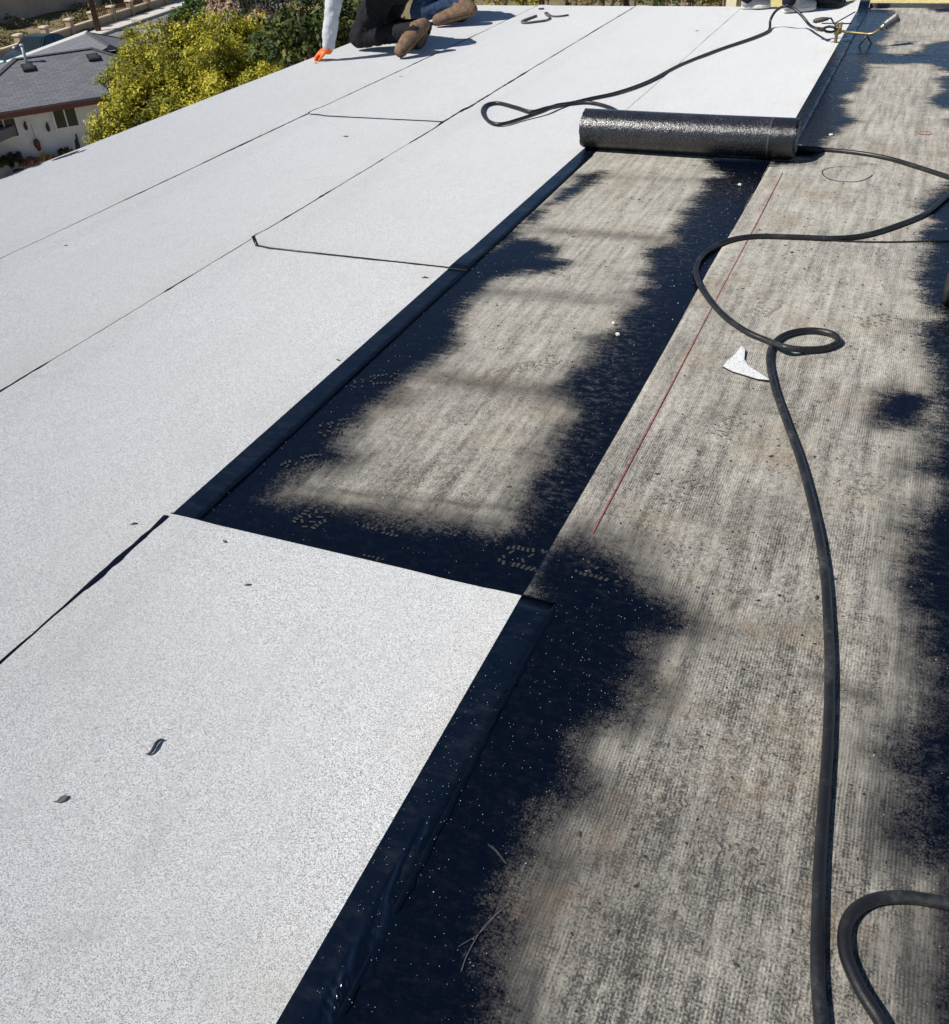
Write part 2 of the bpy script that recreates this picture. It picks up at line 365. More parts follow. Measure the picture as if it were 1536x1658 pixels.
RUST = [((690,600),(650,640),.05,.9),((880,372),(960,382),.03,.7),((690,500),(1000,500),.05,.6),((780,655),(920,668),.035,.8),((850,1500),(910,1475),.05,.9),((1210,1290),(1300,1260),.05,.8),
 ((960,490),(1020,496),.03,.9),((1180,660),(1260,700),.08,.5),((1000,1300),(970,1350),.04,.7),((1160,1010),(1310,1030),.06,.6),((470,800),(700,835),.03,.5),((930,280),(1120,285),.03,.6),((1300,600),(1360,640),.06,.5),((1230,1150),(1280,1160),.04,.8),((1050,880),(1200,860),.08,.35)]
SCUFF = [((1050,400),(960,640),.10,1.),((1160,290),(1080,420),.10,.8),((920,650),(880,800),.09,.9),((980,560),(900,760),.08,.9),((960,900),(1000,930),.05,.5),((1490,400),(1530,560),.06,.5),((1480,900),(1500,1300),.06,.4),((1500,75),(1536,90),.1,1.)]
def base_sheet(name, x0, x1, y0, y1, zt, polys, res=.02):
    nx = int((x1-x0)/res)+1; ny = int((y1-y0)/res)+1
    xs = np.linspace(x0, x1, nx); ys = np.linspace(y0, y1, ny); gx, gy = np.meshgrid(xs, ys); gx = gx.copy()
    gx[:,0] += np.array([wob(y, 5, .0016) for y in ys])
    pts = np.stack([gx.ravel(), gy.ravel()], 1)
    z = zt+.0012*np.sin(pts[:,0]*5+pts[:,1]*1.3)*np.sin(pts[:,1]*2.1+1)
    me_d = np.max([sdf(P, pts) for P in polys], 0)
    mb = MB(); mb.v = [(a, b, c) for (a, b), c in zip(pts.tolist(), z.tolist())]
    idx = np.arange(nx*ny).reshape(ny, nx)
    q = np.stack([idx[:-1,:-1], idx[:-1,1:], idx[1:,1:], idx[1:,:-1]], -1).reshape(-1, 4).tolist()
    mb.f = [tuple(f) for f in q]; mb.m = [0]*len(q)
    att = {'melt': me_d, 'dark_mark': strokes(pts, DARK_MARKS), 'rust': strokes(pts, RUST), 'scuff': strokes(pts, SCUFF)}
    # skirt on the left and near/far edges
    b0 = len(mb.v)
    for i in range(ny): p = mb.v[i*nx]; mb.v.append((p[0]-.0005, p[1], p[2]-.005))
    for i in range(ny-1): mb.f.append((i*nx, (i+1)*nx, b0+i+1, b0+i)); mb.m.append(1)
    for k_ in att: att[k_] = np.concatenate([att[k_], np.zeros(ny)])
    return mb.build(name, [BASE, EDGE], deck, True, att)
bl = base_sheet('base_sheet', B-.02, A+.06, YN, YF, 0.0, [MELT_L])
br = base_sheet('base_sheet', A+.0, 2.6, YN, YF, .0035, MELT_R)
# plain far part of the base sheet, out of the picture on the right
m = MB(); m.box((4.5, (YN+YF)/2, -.005), (3.85, YF-YN, .012)); o = m.build('base_sheet', DECKM, deck, False)
# red guide line printed along the lap of each base sheet
RED = plain('red_guide_line', (.27, .075, .078), .85, .6, 70)
def line_strip(name, pts, wd, z, mat, parent):
    mb = MB(); n = len(pts)
    for i, p in enumerate(pts):
        a = Vector(pts[max(i-1,0)][:2]); b = Vector(pts[min(i+1,n-1)][:2]); t = (b-a).normalized(); nn = Vector((-t.y, t.x))
        ww = wd[i] if isinstance(wd, list) else wd
        mb.v.append((p[0]+nn.x*ww/2, p[1]+nn.y*ww/2, z)); mb.v.append((p[0]-nn.x*ww/2, p[1]-nn.y*ww/2, z))
    for i in range(n-1): mb.f.append((2*i, 2*i+1, 2*i+3, 2*i+2)); mb.m.append(0)
    return mb.build(name, mat, parent, False)
ra = at(964,868); rb = at(1272,268)
ys = np.arange(ra.y, rb.y+3.0, .06)
line_strip('guide_line', [(-.500+wob(y, 3, .002, (1.1, 4)), y) for y in ys if y < 4.62], .0031, .0062, RED, br)
# thin tear lines and rings marked on the base sheet
TAR = plain('dried_tar_mark', (.03,.03,.032), .6, .4, 40)
ORG = plain('faded_orange_mark', (.42,.20,.11), .85, .3, 30)
def ring(px, r, wd, mat, name, a0=0, a1=6.28):
    c = at(*px); mb = [(c.x+r*math.cos(a)*(1+.05*math.sin(3*a)), c.y+r*1.1*math.sin(a)) for a in np.linspace(a0, a1, 48)]
    line_strip(name, mb, [wd*(.35+.65*abs(math.sin(3.1*i))) for i in range(48)], .0062, mat, br)
ring((1370,284), .105, .006, TAR, 'ring_mark', 1.2, 6.4); ring((1497,217), .03, .010, ORG, 'ring_mark')

# ------------------------------------------------------------------ cap sheets
def cap_sheet(x0, x1, y0, y1, seed, lapleft=True, laplow=False, right_up=False, corner=0.0, selv=True, res=.045, far_curl=False):
    ny = max(2, int((y1-y0)/res)); nx = 22
    u = np.linspace(0, 1, nx); ys = np.linspace(y0, y1, ny+1)
    def zf(x, y):
        z = .0045
        if lapleft: z += .0046*(1-float(sstep(x0+.075, x0+.14, x)))
        if laplow: z += .0046*(1-float(sstep(y0+.10, y0+.2, y)))
        if right_up: z += .0040*float(sstep(A-.10, A-.02, x))
        if seed == 15: z += .0056*float(sstep(5.0, 5.1, y)*(1-sstep(5.35, 5.5, y)))*(1-float(sstep(x0+.085, x0+.2, x)))
        uw = min(1.0, max(0.0, 9*((x-x0)/(x1-x0))*(1-(x-x0)/(x1-x0))))
        z += uw*(.0009*math.sin(x*4.1+seed)*math.sin(y*1.9+seed*2)+.0010*math.sin(y*5.3+x*3+seed))
        if far_curl: z += .05*float(sstep(YF-.22, YF, y))**2*float(sstep(x0+.55, x1, x))
        return z
    mb = MB(); dirt = []
    def xl(y):
        c = x0+wob(y, seed, .0035)
        if corner and y < y0+corner: c += (corner-(y-y0))*.85
        return c
    for y in ys:
        for uu in u:
            xx = xl(y)+(x1-xl(y))*uu; yy = y
            if y == y0: yy += wob(xx*2, seed+3, .003)
            if y == y1: yy += wob(xx*2, seed+5, .003)
            mb.v.append((xx, yy, zf(xx, yy)))
            dd = 0
            if selv: dd = max(dd, .25*math.exp(-(x1-xx)/.03))
            if lapleft: dd = max(dd, .55*math.exp(-(xx-x0)/.05))
            if seed != 40: dd = max(dd, .8*math.exp(-(x1-xx)/.10))
            if laplow: dd = max(dd, .6*math.exp(-(yy-y0)/.06))
            dirt.append(dd)
    W_ = nx
    for i in range(ny):
        for j in range(nx-1):
            a = i*W_+j; mb.f.append((a, a+1, a+W_+1, a+W_)); mb.m.append(0)
    # rim
    rim = [i*W_ for i in range(ny, -1, -1)]+[j for j in range(1, nx)]
    if not selv: rim += [i*W_+nx-1 for i in range(1, ny+1)]
    rimf = [ny*W_+j for j in range(nx-1, -1, -1)]
    for r in (rim, rimf):
        b0 = len(mb.v)
        for q in r: p = mb.v[q]; mb.v.append((p[0], p[1], p[2]-.0046)); dirt.append(0)
        for i in range(len(r)-1): mb.f.append((r[i], b0+i, b0+i+1, r[i+1])); mb.m.append(1)
    o = mb.build('cap_sheet', [GRAN, EDGE], deck, True, {'lapdirt': dirt}); autosmooth(o, 40)
    if selv:   # black selvage strip along the right edge
        s = MB(); k = 5
        for y in ys:
            for j in range(k):
                t = j/(k-1); xx = x1+(SELV+wob(y, seed+9, .0032))*t
                s.v.append((xx, y, zf(xx, y)-.0004-.0008*t+ (.0012*math.sin(y*23+seed)*t)))
        for i in range(ny):
            for j in range(k-1): a = i*k+j; s.f.append((a, a+1, a+k+1, a+k)); s.m.append(0)
        r = [i*k+k-1 for i in range(ny+1)]+[ny*k+j for j in range(k-2, -1, -1)]
        b0 = len(s.v)
        for q in r: p = s.v[q]; s.v.append((p[0]+.0004, p[1], p[2]-.0046))
        for i in range(len(r)-1): s.f.append((r[i], b0+i, b0+i+1, r[i+1])); s.m.append(1)
        r = list(range(k)); b0 = len(s.v)
        for q in r: p = s.v[q]; s.v.append((p[0], p[1]-.0004, p[2]-.0046))
        for i in range(k-1): s.f.append((r[i], b0+i, b0+i+1, r[i+1])); s.m.append(1)
        s.build('selvage', [BIT, EDGE], o, True)
    return o, zf
def bleed(parent, pts, z, wmin, wmax, seed, gap=.2, side=-1, step=.02):
    """squeezed-out bitumen along a lap: a low ragged bead"""
    r = random.Random(seed); pts = [Vector(p) for p in pts]
    out = []; 
    for a, b in zip(pts[:-1], pts[1:]):
        n = max(1, int((b-a).length/step))
        out += [a+(b-a)*(i/n) for i in range(n)]
    out.append(pts[-1]); mb = MB(); s = 0; n = len(out)
    for i, p in enumerate(out):
        t = (out[min(i+1,n-1)]-out[max(i-1,0)]).normalized(); nn = Vector((-t.y, t.x))*side
        s += step
        e = .5+.5*math.sin(s*2.3+seed)*math.sin(s*.9+seed*1.7)+.25*math.sin(s*11+seed)+.22*math.sin(s*29+seed*2)
        g = math.sin(s*1.7+seed*3.1)+math.sin(s*4.3+seed)
        wd = wmin+(wmax-wmin)*max(0, e)*r.uniform(.55, 1.25)
        wd *= r.uniform(.85, 1.15)
        if g > 2-4*gap: wd *= .12
        wd = max(wd, .0006)
        j = r.uniform(-.0008, .0008)
        zz = z(p.x-nn.x*.006, p.y-nn.y*.006)+.0002 if callable(z) else z
        inn = max(.0012, wd*.45*r.uniform(.6, 1.3)) if callable(z) else .003
        mb.v += [(p.x-nn.x*inn, p.y-nn.y*inn, zz+.0003), (p.x+nn.x*(wd*.2+j), p.y+nn.y*(wd*.2+j), zz+.0010+wd*.05), (p.x+nn.x*(wd+j), p.y+nn.y*(wd+j), zz-.0036)]
    for i in range(n-1):
        a = 3*i; mb.f += [(a, a+1, a+4, a+3), (a+1, a+2, a+5, a+4)]; mb.m += [0, 0]
    o = mb.build('bitumen_bleed', BLEED, parent, True); recalc(o); return o
def lapline(x, y0, y1, seed): return [(x+wob(y, seed, .0035), y, 0) for y in np.arange(y0, y1, .03)]
# row beside the roof edge
s0, _ = cap_sheet(E_-.02, D, YN, YF, 11, lapleft=False)
# second row, end lap at 5.13
s1a, z1a = cap_sheet(D, C_, YN, 5.26, 12); s1b, z1b = cap_sheet(D, C_, 5.13, YF, 13, laplow=True, corner=.03)
# third row, end lap at 3.12
s2a, z2a = cap_sheet(C_, B, YN, 3.25, 14); s2b, z2b = cap_sheet(C_, B, 3.117, YF, 15, laplow=True, corner=.085)
# fourth row: near sheet, and the far sheet still being unrolled
ROLL_Y = 4.80
s3a, z3a = cap_sheet(B, A, YN, 1.442, 16, right_up=True); s3b, z3b = cap_sheet(B, A, ROLL_Y, YF, 17, right_up=True, far_curl=True)
bleed(s1a, lapline(D, YN, 5.17, 12), z1a, .005, .015, 1, .07); bleed(s1b, lapline(D, 5.15, YF, 13), z1b, .005, .015, 2, .05)
bleed(s2a, lapline(C_, YN, 3.21, 14), z2a, .004, .015, 3, .12); bleed(s2b, lapline(C_, 3.19, YF, 15), z2b, .006, .018, 4, .03)
bleed(s3a, lapline(B, YN, 1.45, 16), z3a, .006, .025, 5, .05); bleed(s3b, lapline(B, ROLL_Y, YF, 17), z3b, .001, .006, 6, .2)
bleed(s1b, [(D+.03, 5.13, 0), (C_+.06, 5.13, 0)], z1b, .0012, .006, 7, .06)
bleed(s2b, [(C_+.0, 3.205, 0), (C_+.075, 3.117, 0)], z2b, .004, .012, 8, 0); bleed(s2b, [(C_+.07, 3.117, 0), (B+.075, 3.117, 0)], z2b, .0012, .0065, 9, .06)
bleed(s3a, [(B+.0, 1.444, 0), (A+SELV, 1.444, 0)], .0088, .0005, .004, 10, .2, side=1)
# bitumen oozing along the outer edge of the selvages
bleed(s3a, [(A+SELV+.001, y, 0) for y in np.arange(-.2, 1.44, .02)], .0082, .0015, .008, 21, .25); bleed(s2a, [(B+SELV+.001, y, 0) for y in np.arange(1.46, 3.2, .02)], .0042, .001, .006, 22, .3)
bleed(s2b, [(B+SELV+.001, y, 0) for y in np.arange(3.2, 4.7, .02)], .0042, .001, .005, 23, .3); bleed(s3b, [(A+SELV+.001, y, 0) for y in np.arange(ROLL_Y, YF-.1, .02)], .0082, .001, .006, 24, .3)
bleed(br, [(A+.0005, y, 0) for y in np.arange(1.46, 4.7, .02)], .0036, .0005, .005, 25, .2, side=1)
# end lap of the far base sheet
m = MB(); y7 = at(1450, 90).y

line_strip('base_sheet_lap', [(x, y7+wob(x, 61, .01)) for x in np.arange(A+SELV+.02, 2.5, .05)], [.012*(.6+.4*math.sin(i)) for i in range(len(np.arange(A+SELV+.02, 2.5, .05)))], .0066, BLEED, br)
# crumpled, melted selvage skin at the near end
def skin():
    mb = MB(); ys = np.arange(.42, .86, .002); k = 15
    for y in ys:
        wv = .022*(1-abs((y-.58)/.28))+.007*math.sin(y*31)+.004*math.sin(y*77)
        wv = max(wv, .004)
        for j in range(k):
            t = j/(k-1); x = A+SELV-.028*(1-t)*1.2+ (wv-.006)*t*1.0
            z = .0090+.0046*abs(math.sin(y*135+t*5+2*math.sin(y*47)))*math.sin(t*math.pi)*(.15+.85*math.exp(-((y-.57)/.07)**2))+.003*math.sin(t*9+y*40)*math.sin(t*math.pi)-.006*t**3
            mb.v.append((x, y, z))
    for i in range(len(ys)-1):
        for j in range(k-1): a = i*k+j; mb.f.append((a, a+1, a+k+1, a+k)); mb.m.append(0)
    return mb.build('melted_film', m_bitumen('shiny_melted_film', .10, .0), s3a, True)
skin()
mb = MB()
c0 = at(820,1112); mb.v.append((c0.x, c0.y, .0105))
for i in range(18):
    a = 2*math.pi*i/18; r = .014*(1+.3*math.sin(a*3)+.2*math.sin(a*7)); mb.v.append((c0.x+r*math.cos(a), c0.y+1.5*r*math.sin(a), .0082))
for i in range(18): mb.f.append((0, 1+i, 1+(i+1) % 18)); mb.m.append(0)
mb.build('melted_film', BLEED, s3a, True)
# torn black marks at the roof's left edge
for (pp, L, wd) in (((112,252),.17,.03),((95,258),.12,.02),((60,270),.1,.012),((20,284),.22,.018),((132,247),.09,.012)):
    c = at(*pp); mb = MB(); n = 14
    up = [(c.x+wd*(.3+.7*abs(math.sin(i*1.3)))*math.sin(math.pi*i/n), c.y-L/2+L*i/n, .0072) for i in range(n+1)]
    dn = [(c.x-wd*.3*abs(math.cos(i*2.1))*math.sin(math.pi*i/n), c.y-L/2+L*i/n, .0072) for i in range(n, -1, -1)]
    mb.add(up+dn, [tuple(range(len(up+dn)))]); recalc(mb.build('tear', EDGE, s0, False))

# boot prints of pale dust on the melted film
DUST = plain('dust_print', (.029,.0285,.028), .95, .5, 90)
def boot_print(px, L, Wd, ang, seed, parent, z, mat=None):
    c = at(*px); r = random.Random(seed); mb = MB(); M = Matrix.Translation((c.x, c.y, 0)) @ Matrix.Rotation(ang, 4, 'Z')
    def lug(cx, cy, a, l, w_):
        if r.random() < .22+.6*max(0, math.sin(cx*38+seed)*math.cos(cy*51+seed*2)): return
        pts = [(-l/2,-w_/2),(l/2,-w_/2*r.uniform(.7,1)),(l/2*r.uniform(.85,1.1),w_/2),(-l/2*r.uniform(.8,1.1),w_/2)]; a += r.uniform(-.12,.12)
        mb.add([M @ Vector((cx+p[0]*math.cos(a)-p[1]*math.sin(a), cy+p[0]*math.sin(a)+p[1]*math.cos(a), z)) for p in pts], [(0,1,2,3)])
    n = int(L/.0115); ph = r.random()
    for i in range(n+1):
        x = -L/2+L*i/n; hw_ = Wd/2*math.sqrt(max(0, 1-(2.02*x/L)**4))*(1-.14*math.exp(-((x+.1*L)/(.12*L))**2))
        if hw_ < .008: continue
        for sg in (-1, 1):
            lug(x+r.uniform(-.001,.001)+.002*sg, sg*hw_*.80, 1.57+sg*(.35+x/L*1.4), hw_*.38, .0068)
            if (i+(sg > 0)) % 2: lug(x+.003, sg*hw_*.30, 1.57-sg*.6, hw_*.42, .0062)
    if mb.v: mb.build('boot_print', mat or DUST, parent, False)
for i, (px, L, Wd, an, pa) in enumerate([((855,905),.14,.085,.05,bl),((508,838),.11,.085,1.3,bl),((620,853),.15,.05,-.1,bl),((735,858),.10,.05,.1,bl),((600,907),.07,.03,0,bl),((622,614),.11,.07,.5,bl),((577,622),.06,.06,.6,bl),((545,692),.13,.08,.8,bl),((490,752),.13,.08,.8,bl),((975,928),.13,.06,.0,br)]):
    boot_print(px, L, Wd, an, 50+i, pa, .0016 if pa is bl else .0051)
SCUFFM = plain('dark_scuff', (.20,.182,.15), .95, .5, 160)
for i, (px, L, Wd, an, pa) in enumerate([((1262,1235),.12,.06,.3,br),((1300,1158),.09,.05,.5,br),((1180,690),.16,.08,.9,br),((1100,800),.15,.075,1.0,br),((1400,790),.14,.07,1.2,br),((1080,1290),.12,.07,1.1,br),((1180,1400),.14,.08,.4,br),((1240,500),.18,.08,1.3,br),((1420,520),.16,.08,.7,br),((700,765),.15,.08,.6,bl),((640,795),.13,.07,.5,bl),((870,590),.17,.08,.9,bl)]):
    boot_print(px, L, Wd, an, 150+i, pa, .0016 if pa is bl else .0051, SCUFFM)
def crumbs():
    mb = MB(); r = random.Random(9)
    for P, n, z in ((poly([(980,860),(1270,280),(1500,280),(1470,850),(1440,1640),(900,1640)]), 520, .0046), (poly([(600,780),(760,500),(980,290),(1120,290),(980,540),(860,760),(800,830)]), 190, .0012)):
        lo = P.min(0); hi = P.max(0); k_ = 0
        while k_ < n:
            q = lo+(hi-lo)*np.array([r.random(), r.random()])
            if sdf(P, q[None])[0] < 0: continue
            k_ += 1; a = r.random()*6.3; L = r.uniform(.0012, .0042)*(1+.12*q[1])*(1.7 if r.random() < .06 else 1); Wd = L*r.uniform(.25, .7)
            vs = [(q[0]+L*math.cos(t)*math.cos(a)-Wd*math.sin(t)*math.sin(a), q[1]+L*math.cos(t)*math.sin(a)+Wd*math.sin(t)*math.cos(a), z) for t in (0,1.2,2.2,3.3,4.4,5.4)]
            mb.add(vs+[(q[0], q[1], z+Wd*.5)], [(i_, (i_+1) % 6, 6) for i_ in range(6)])
    o = mb.build('tar_crumbs', plain('tar_crumb', (.035,.032,.03), .8, .5, 90), None, False); tag(o, 'dark tar crumbs and grit strewn over the grey base sheet', 'grit', kind='stuff')
crumbs()
# scratches in the soft film near the camera
def scratch(pts, wd): line_strip('scratch', [tuple(p) for p in catmull([(*at(*q)[:2], 0) for q in pts], 6)], wd, .0056, plain('scratch_bright', (.085,.087,.09), .35, .3, 60), br)
scratch([(790,1370),(803,1382),(814,1396),(820,1402)], .0010); scratch([(796,1372),(809,1386),(819,1400)], .0007)
scratch([(812,1476),(790,1496),(772,1520),(755,1552),(747,1575)], .0013); scratch([(800,1488),(775,1515),(742,1536)], .0008)
# lost white granules strewn over the black areas
def strewn():
    pts = []
    def cloud(poly_px, n, zz):
        P = poly(poly_px); lo = P.min(0); hi = P.max(0); k = 0
        while k < n:
            q = lo+(hi-lo)*rng.random(2)
            if sdf(P, q[None])[0] > 0: pts.append((q[0], q[1], zz)); k += 1
    cloud([(850,960),(1110,1020),(950,1300),(840,1500),(820,1700),(520,1700)], 330, .0055); cloud([(640,1270),(880,980),(700,1400),(560,1650),(480,1658)], 170, .0095)
    cloud([(300,830),(560,600),(760,430),(900,400),(750,520),(560,740),(440,800),(840,860),(900,800),(1000,560),(1180,280),(1240,280),(900,900),(820,955)], 420, .0016)
    cloud([(1440,850),(1500,600),(1536,320),(1700,320),(1600,1700),(1500,1658),(1430,1300)], 260, .0055); cloud([(1350,110),(1536,75),(1536,110),(1400,130),(1320,250)], 60, .0055)
    cloud([(900,900),(1440,880),(1440,1650),(840,1650)], 420, .0055); cloud([(960,300),(1140,300),(900,700),(600,720)], 90, .0016)
    mb = MB()
    for x, y, z in pts:
        s = random.uniform(.0004, .0009)*(1+.22*max(0, y-1))
        if random.random() < .05: s *= 1.6
        a = random.random()*6
        vs = [(x+s*math.cos(a+k*1.57)*random.uniform(.6,1.2), y+s*math.sin(a+k*1.57)*random.uniform(.6,1.2), z) for k in range(4)]+[(x, y, z+s*1.1)]
        mb.add(vs, [(0,1,4),(1,2,4),(2,3,4),(3,0,4)])
    o = mb.build('strewn_granules', plain('loose_white_granule', (.55,.55,.55), .5, .3, 200), None, False)
    tag(o, 'loose white mineral granules strewn over the scorched black membrane', 'granules', kind='stuff')
strewn()

# ------------------------------------------------------------------ the roll being unrolled
def roll():
    x0, x1 = B-.0, A+SELV+.02
    root = empty('membrane_roll', (x0, ROLL_Y, .0095), 'thick black roll of roofing membrane lying across the grey base sheet', 'membrane roll')
    turns, th = 7.0, .0062; seg = 56; Rr = .096; nseg = int(turns*seg); nx = 40
    prof = []
    for i in range(nseg+1):
        a = 2*math.pi*i/seg; r = Rr-th*i/seg; ang = -math.pi/2-a      # starts under the roll, comes up the near side
        prof.append((r, ang))
    mb = MB()
    def P(r, ang, x):
        sq = 1+.02*math.sin(x*3+1); y = 1.04*r*math.cos(ang); z = .955*r*math.sin(ang)*sq
        y += .004*math.sin(x*2.2+.4); return (x, ROLL_Y-.0+y, .0095+.0917+z)
    xs = np.linspace(x0, x1, nx); n = nseg+1
    jit = [.004*math.sin(a*.6) for a in range(n)]
    for x_i, x in enumerate(xs):
        for i, (r, ang) in enumerate(prof):
            xx = x+(jit[i] if x_i == 0 else (-jit[i] if x_i == nx-1 else 0)); mb.v.append(P(r, ang, xx))
    off = len(mb.v)
    for x_i, x in enumerate(xs):
        for i, (r, ang) in enumerate(prof):
            xx = x+(jit[i] if x_i == 0 else (-jit[i] if x_i == nx-1 else 0)); mb.v.append(P(r-.0042, ang, xx))
    for a in range(nx-1):
        for i in range(nseg):
            k = a*n+i; mb.f.append((k, k+1, k+1+n, k+n)); mb.m.append(0)
            k += off; mb.f.append((k, k+n, k+1+n, k+1)); mb.m.append(1)
    for e in (0, (nx-1)*n):
        for i in range(nseg):
            q = (e+i, e+i+off, e+i+1+off, e+i+1); mb.f.append(q if e == 0 else q[::-1]); mb.m.append(2)
    for i in (0, n-1):
        for a in range(nx-1):
            k = a*n+i; mb.f.append((k, k+n, k+n+off, k+off)); mb.m.append(2)
    o = mb.build('rolled_sheet', [ROLLM, GRAN, EDGE], root, True); recalc(o); autosmooth(o, 50)
roll()

# ------------------------------------------------------------------ hose
HR = .0098
def hose():
    L = []
    def p(px, py, z=HR): L.append(at(px, py, z))
    for q in [(1330,49,.085),(1312,42,.06),(1298,26,.11),(1283,13,.155),(1268,11,.165),(1255,19,.12),(1247,33,.06),(1246,45,.02)]: p(*q)
    for q in [(1241,52),(1215,63),(1160,82),(1100,106),(1050,132),(1000,150),(955,160),(925,167)]: p(q[0], q[1], HR+.006)
    for q in [(900,171,.03),(880,180,.028),(845,192,.018),(812,201,.018),(792,197,.018),(781,183,.018),(786,171,.018),(806,167,.018),(835,174,.02),(860,181,.02),(885,175,.018),(915,169,.018),(950,166,.018),(980,172,.018),(1005,184,.018)]: p(*q)
    L += [Vector((-1.18, 4.98, .022)), Vector((-.9, 4.93, .022)), Vector((-.62, 4.97, .022)), Vector((-.47, 4.98, .022))]
    for q in [(1300,242),(1340,243),(1390,248),(1440,257),(1490,272),(1540,288)]: p(q[0], q[1], HR+.004)
    L += [at(1580, 297, HR+.004), at(1580, 306, HR+.004)]
    for q in [(1540,314),(1500,345),(1450,366),(1400,381),(1350,386),(1290,384),(1220,383),(1175,391),(1142,409),(1127,432),(1130,456),(1148,485),(1175,514),(1210,538),(1245,553)]: p(q[0], q[1], HR+.004)
    for q in [(1270,562,.034),(1300,566,.02),(1335,564,.016),(1357,553,.016),(1345,540,.016),(1310,535,.016),(1275,541,.016),(1253,556,.015),(1245,580,.015)]: p(*q)
    for q in [(1253,625),(1272,680),(1297,750),(1320,840),(1334,920),(1340,1000),(1343,1080),(1341,1180),(1335,1280),(1328,1380),(1324,1480),(1323,1570),(1330,1660),(1345,1740)]: p(q[0], q[1], HR+.004)
    for q in [(1400,1800),(1455,1760),(1432,1668),(1392,1600),(1368,1540),(1372,1490),(1405,1460),(1460,1452),(1536,1464),(1620,1490)]: p(q[0], q[1], HR+.004)
    pts = catmull(L, 7)
    m = MB(); m.tube(pts, HR, 14); o = m.build('gas_hose', RUBBER, None)
    tag(o, 'long black rubber gas hose looping over the white and grey roof', 'hose')
    s = MB(); a = at(1288,241,.0165); b = at(1330,243.5,.0165); s.tube([a, a.lerp(b,.5), b], .0165, 14); s.build('sleeve', plain('hose_sleeve', (.012,.012,.013), .5, .3), o)
hose()
m = MB(); m.tube(catmull([at(1325,388,.007), at(1380,391,.007), at(1440,392,.007), at(1500,390.5,.007), at(1536,389,.007), at(1640,388,.007)], 8), .0032, 8)
tag(m.build('cord', RUBBER), 'thin black cord running straight out from under the hose', 'cord')

# ------------------------------------------------------------------ torch
def torch():
    base = at(1395, 66, 0)
    root = empty('roofing_torch', base, 'brass roofing torch with steel burner head resting on its fork stand', 'torch')
    BR = plain('worn_brass', (.52,.40,.19), .32, .25, 40, 0, 60, .5, .9); ST = plain('scorched_steel', (.20,.195,.19), .38, .5, 25, .001, 60, .5, .85); BK = plain('black_grip', (.015,.015,.016), .45, .3)
    WD = plain('worn_dark_grip', (.10,.075,.065), .5, .4, 30)
    P = lambda x, y, z: at(x, y, z)
    m = MB(); m.tube([P(1355,50,.085), P(1380,53,.085), P(1405,55.5,.085), P(1412,55,.09), P(1420,50,.105), P(1426,46,.12)], .0085, 12); m.build('lance', BR, root)
    a, b = P(1426,46,.12), P(1452,27,.185); d = (b-a).normalized(); m = MB()
    m.tube([a-d*.005, a, a+d*.02, a+d*.028, b-d*.01, b-d*.0095, b, b, a+d*.06], [.012,.018,.02,.031,.034,.038,.038,.030,.026], 22); o = m.build('burner_head', ST, root); autosmooth(o)
    m = MB(); m.tube([P(1321,47,.075), P(1333,48.5,.08)], [.012,.013], 12)
    for k in range(4): c = P(1322+3*k, 47.2+.3*k, .077); m.tube([c, c+Vector((.006,0,0))], .0165, 6)
    o = m.build('hose_connector', BR, root); autosmooth(o)
    m = MB(); m.tube(catmull([P(1333,46,.10), P(1341,43.5,.115), P(1349,44.5,.115), P(1353,48,.1), P(1347,52,.08), P(1337,51,.08), P(1333,47,.1)], 5), .0085, 10); m.build('handle_loop', BK, root)
    m = MB(); c = P(1355,50,.085); m.box(c, (.035,.04,.05)); m.tube([c+Vector((0,0,-.085)), c+Vector((0,0,.05))], .011, 12); m.tube([c+Vector((.02,0,-.02)), c+Vector((.022,0,.055))], .008, 10); o = m.build('valve_body', BR, root, False); bevel(o, .004)
    m = MB(); m.tube([P(1316,35,.13), P(1320,34,.134), P(1330,32,.14), P(1341,30.5,.145)], [.009,.017,.017,.010], 14); m.build('grip', WD, root)
    m = MB(); m.tube(catmull([P(1341,30.5,.145), P(1345,30,.145), P(1348,35,.125), P(1352,41,.11), P(1355,47,.1)], 5), .0055, 8); m.build('lever', BK, root)
    m = MB(); m.tube([P(1352,37.5,.105), P(1384,19.5,.15)], .0042, 8); m.build('pilot_rod', BK, root)
    m = MB(); m.tube([P(1330,38,.105), P(1378,38.5,.105)], .0042, 8); m.build('pilot_rod', BK, root)
    t = P(1403.5,57,.078)
    for q in ((1391,73.5),(1410,69.5)): 
        m = MB(); m.tube([t, P(q[0], q[1], .006)], [.008,.005], 10); m.build('stand_leg', ST, root)
torch()

# ------------------------------------------------------------------ small things lying about
def flat_piece(name, px, label, cat, mat, thick=.004, lift=.006, curl=0.0, group=None, edge=None):
    P = [at(*p) for p in px]; c = sum(P, Vector())/len(P); mb = MB(); n = len(P)
    L = max((p-c).length for p in P)
    z = lambda p: lift+curl*((p-c).length/L)**2*(1 if p.y > c.y else .3)
    top = [(p.x, p.y, z(p)+thick) for p in P]; bot = [(p.x, p.y, z(p)) for p in P]
    mb.add(top+bot+[(c.x, c.y, lift+thick), (c.x, c.y, lift)], [(i, (i+1) % n, 2*n) for i in range(n)], 0)
    mb.f += [(n+(i+1) % n, n+i, 2*n+1) for i in range(n)]+[(i, n+i, n+(i+1) % n, (i+1) % n) for i in range(n)]; mb.m += [1]*(2*n)
    o = mb.build(name, [mat, edge or EDGE], None, False); recalc(o); return tag(o, label, cat, group)
flat_piece('membrane_offcut', [(1169,598),(1177,589),(1190,579),(1199,569),(1205,574),(1204,586),(1210,596),(1226,607),(1247,622),(1225,619),(1204,612),(1185,606)], 'torn white triangular membrane offcut lying against the hose', 'offcut', GRAN, .004, .005, .012)
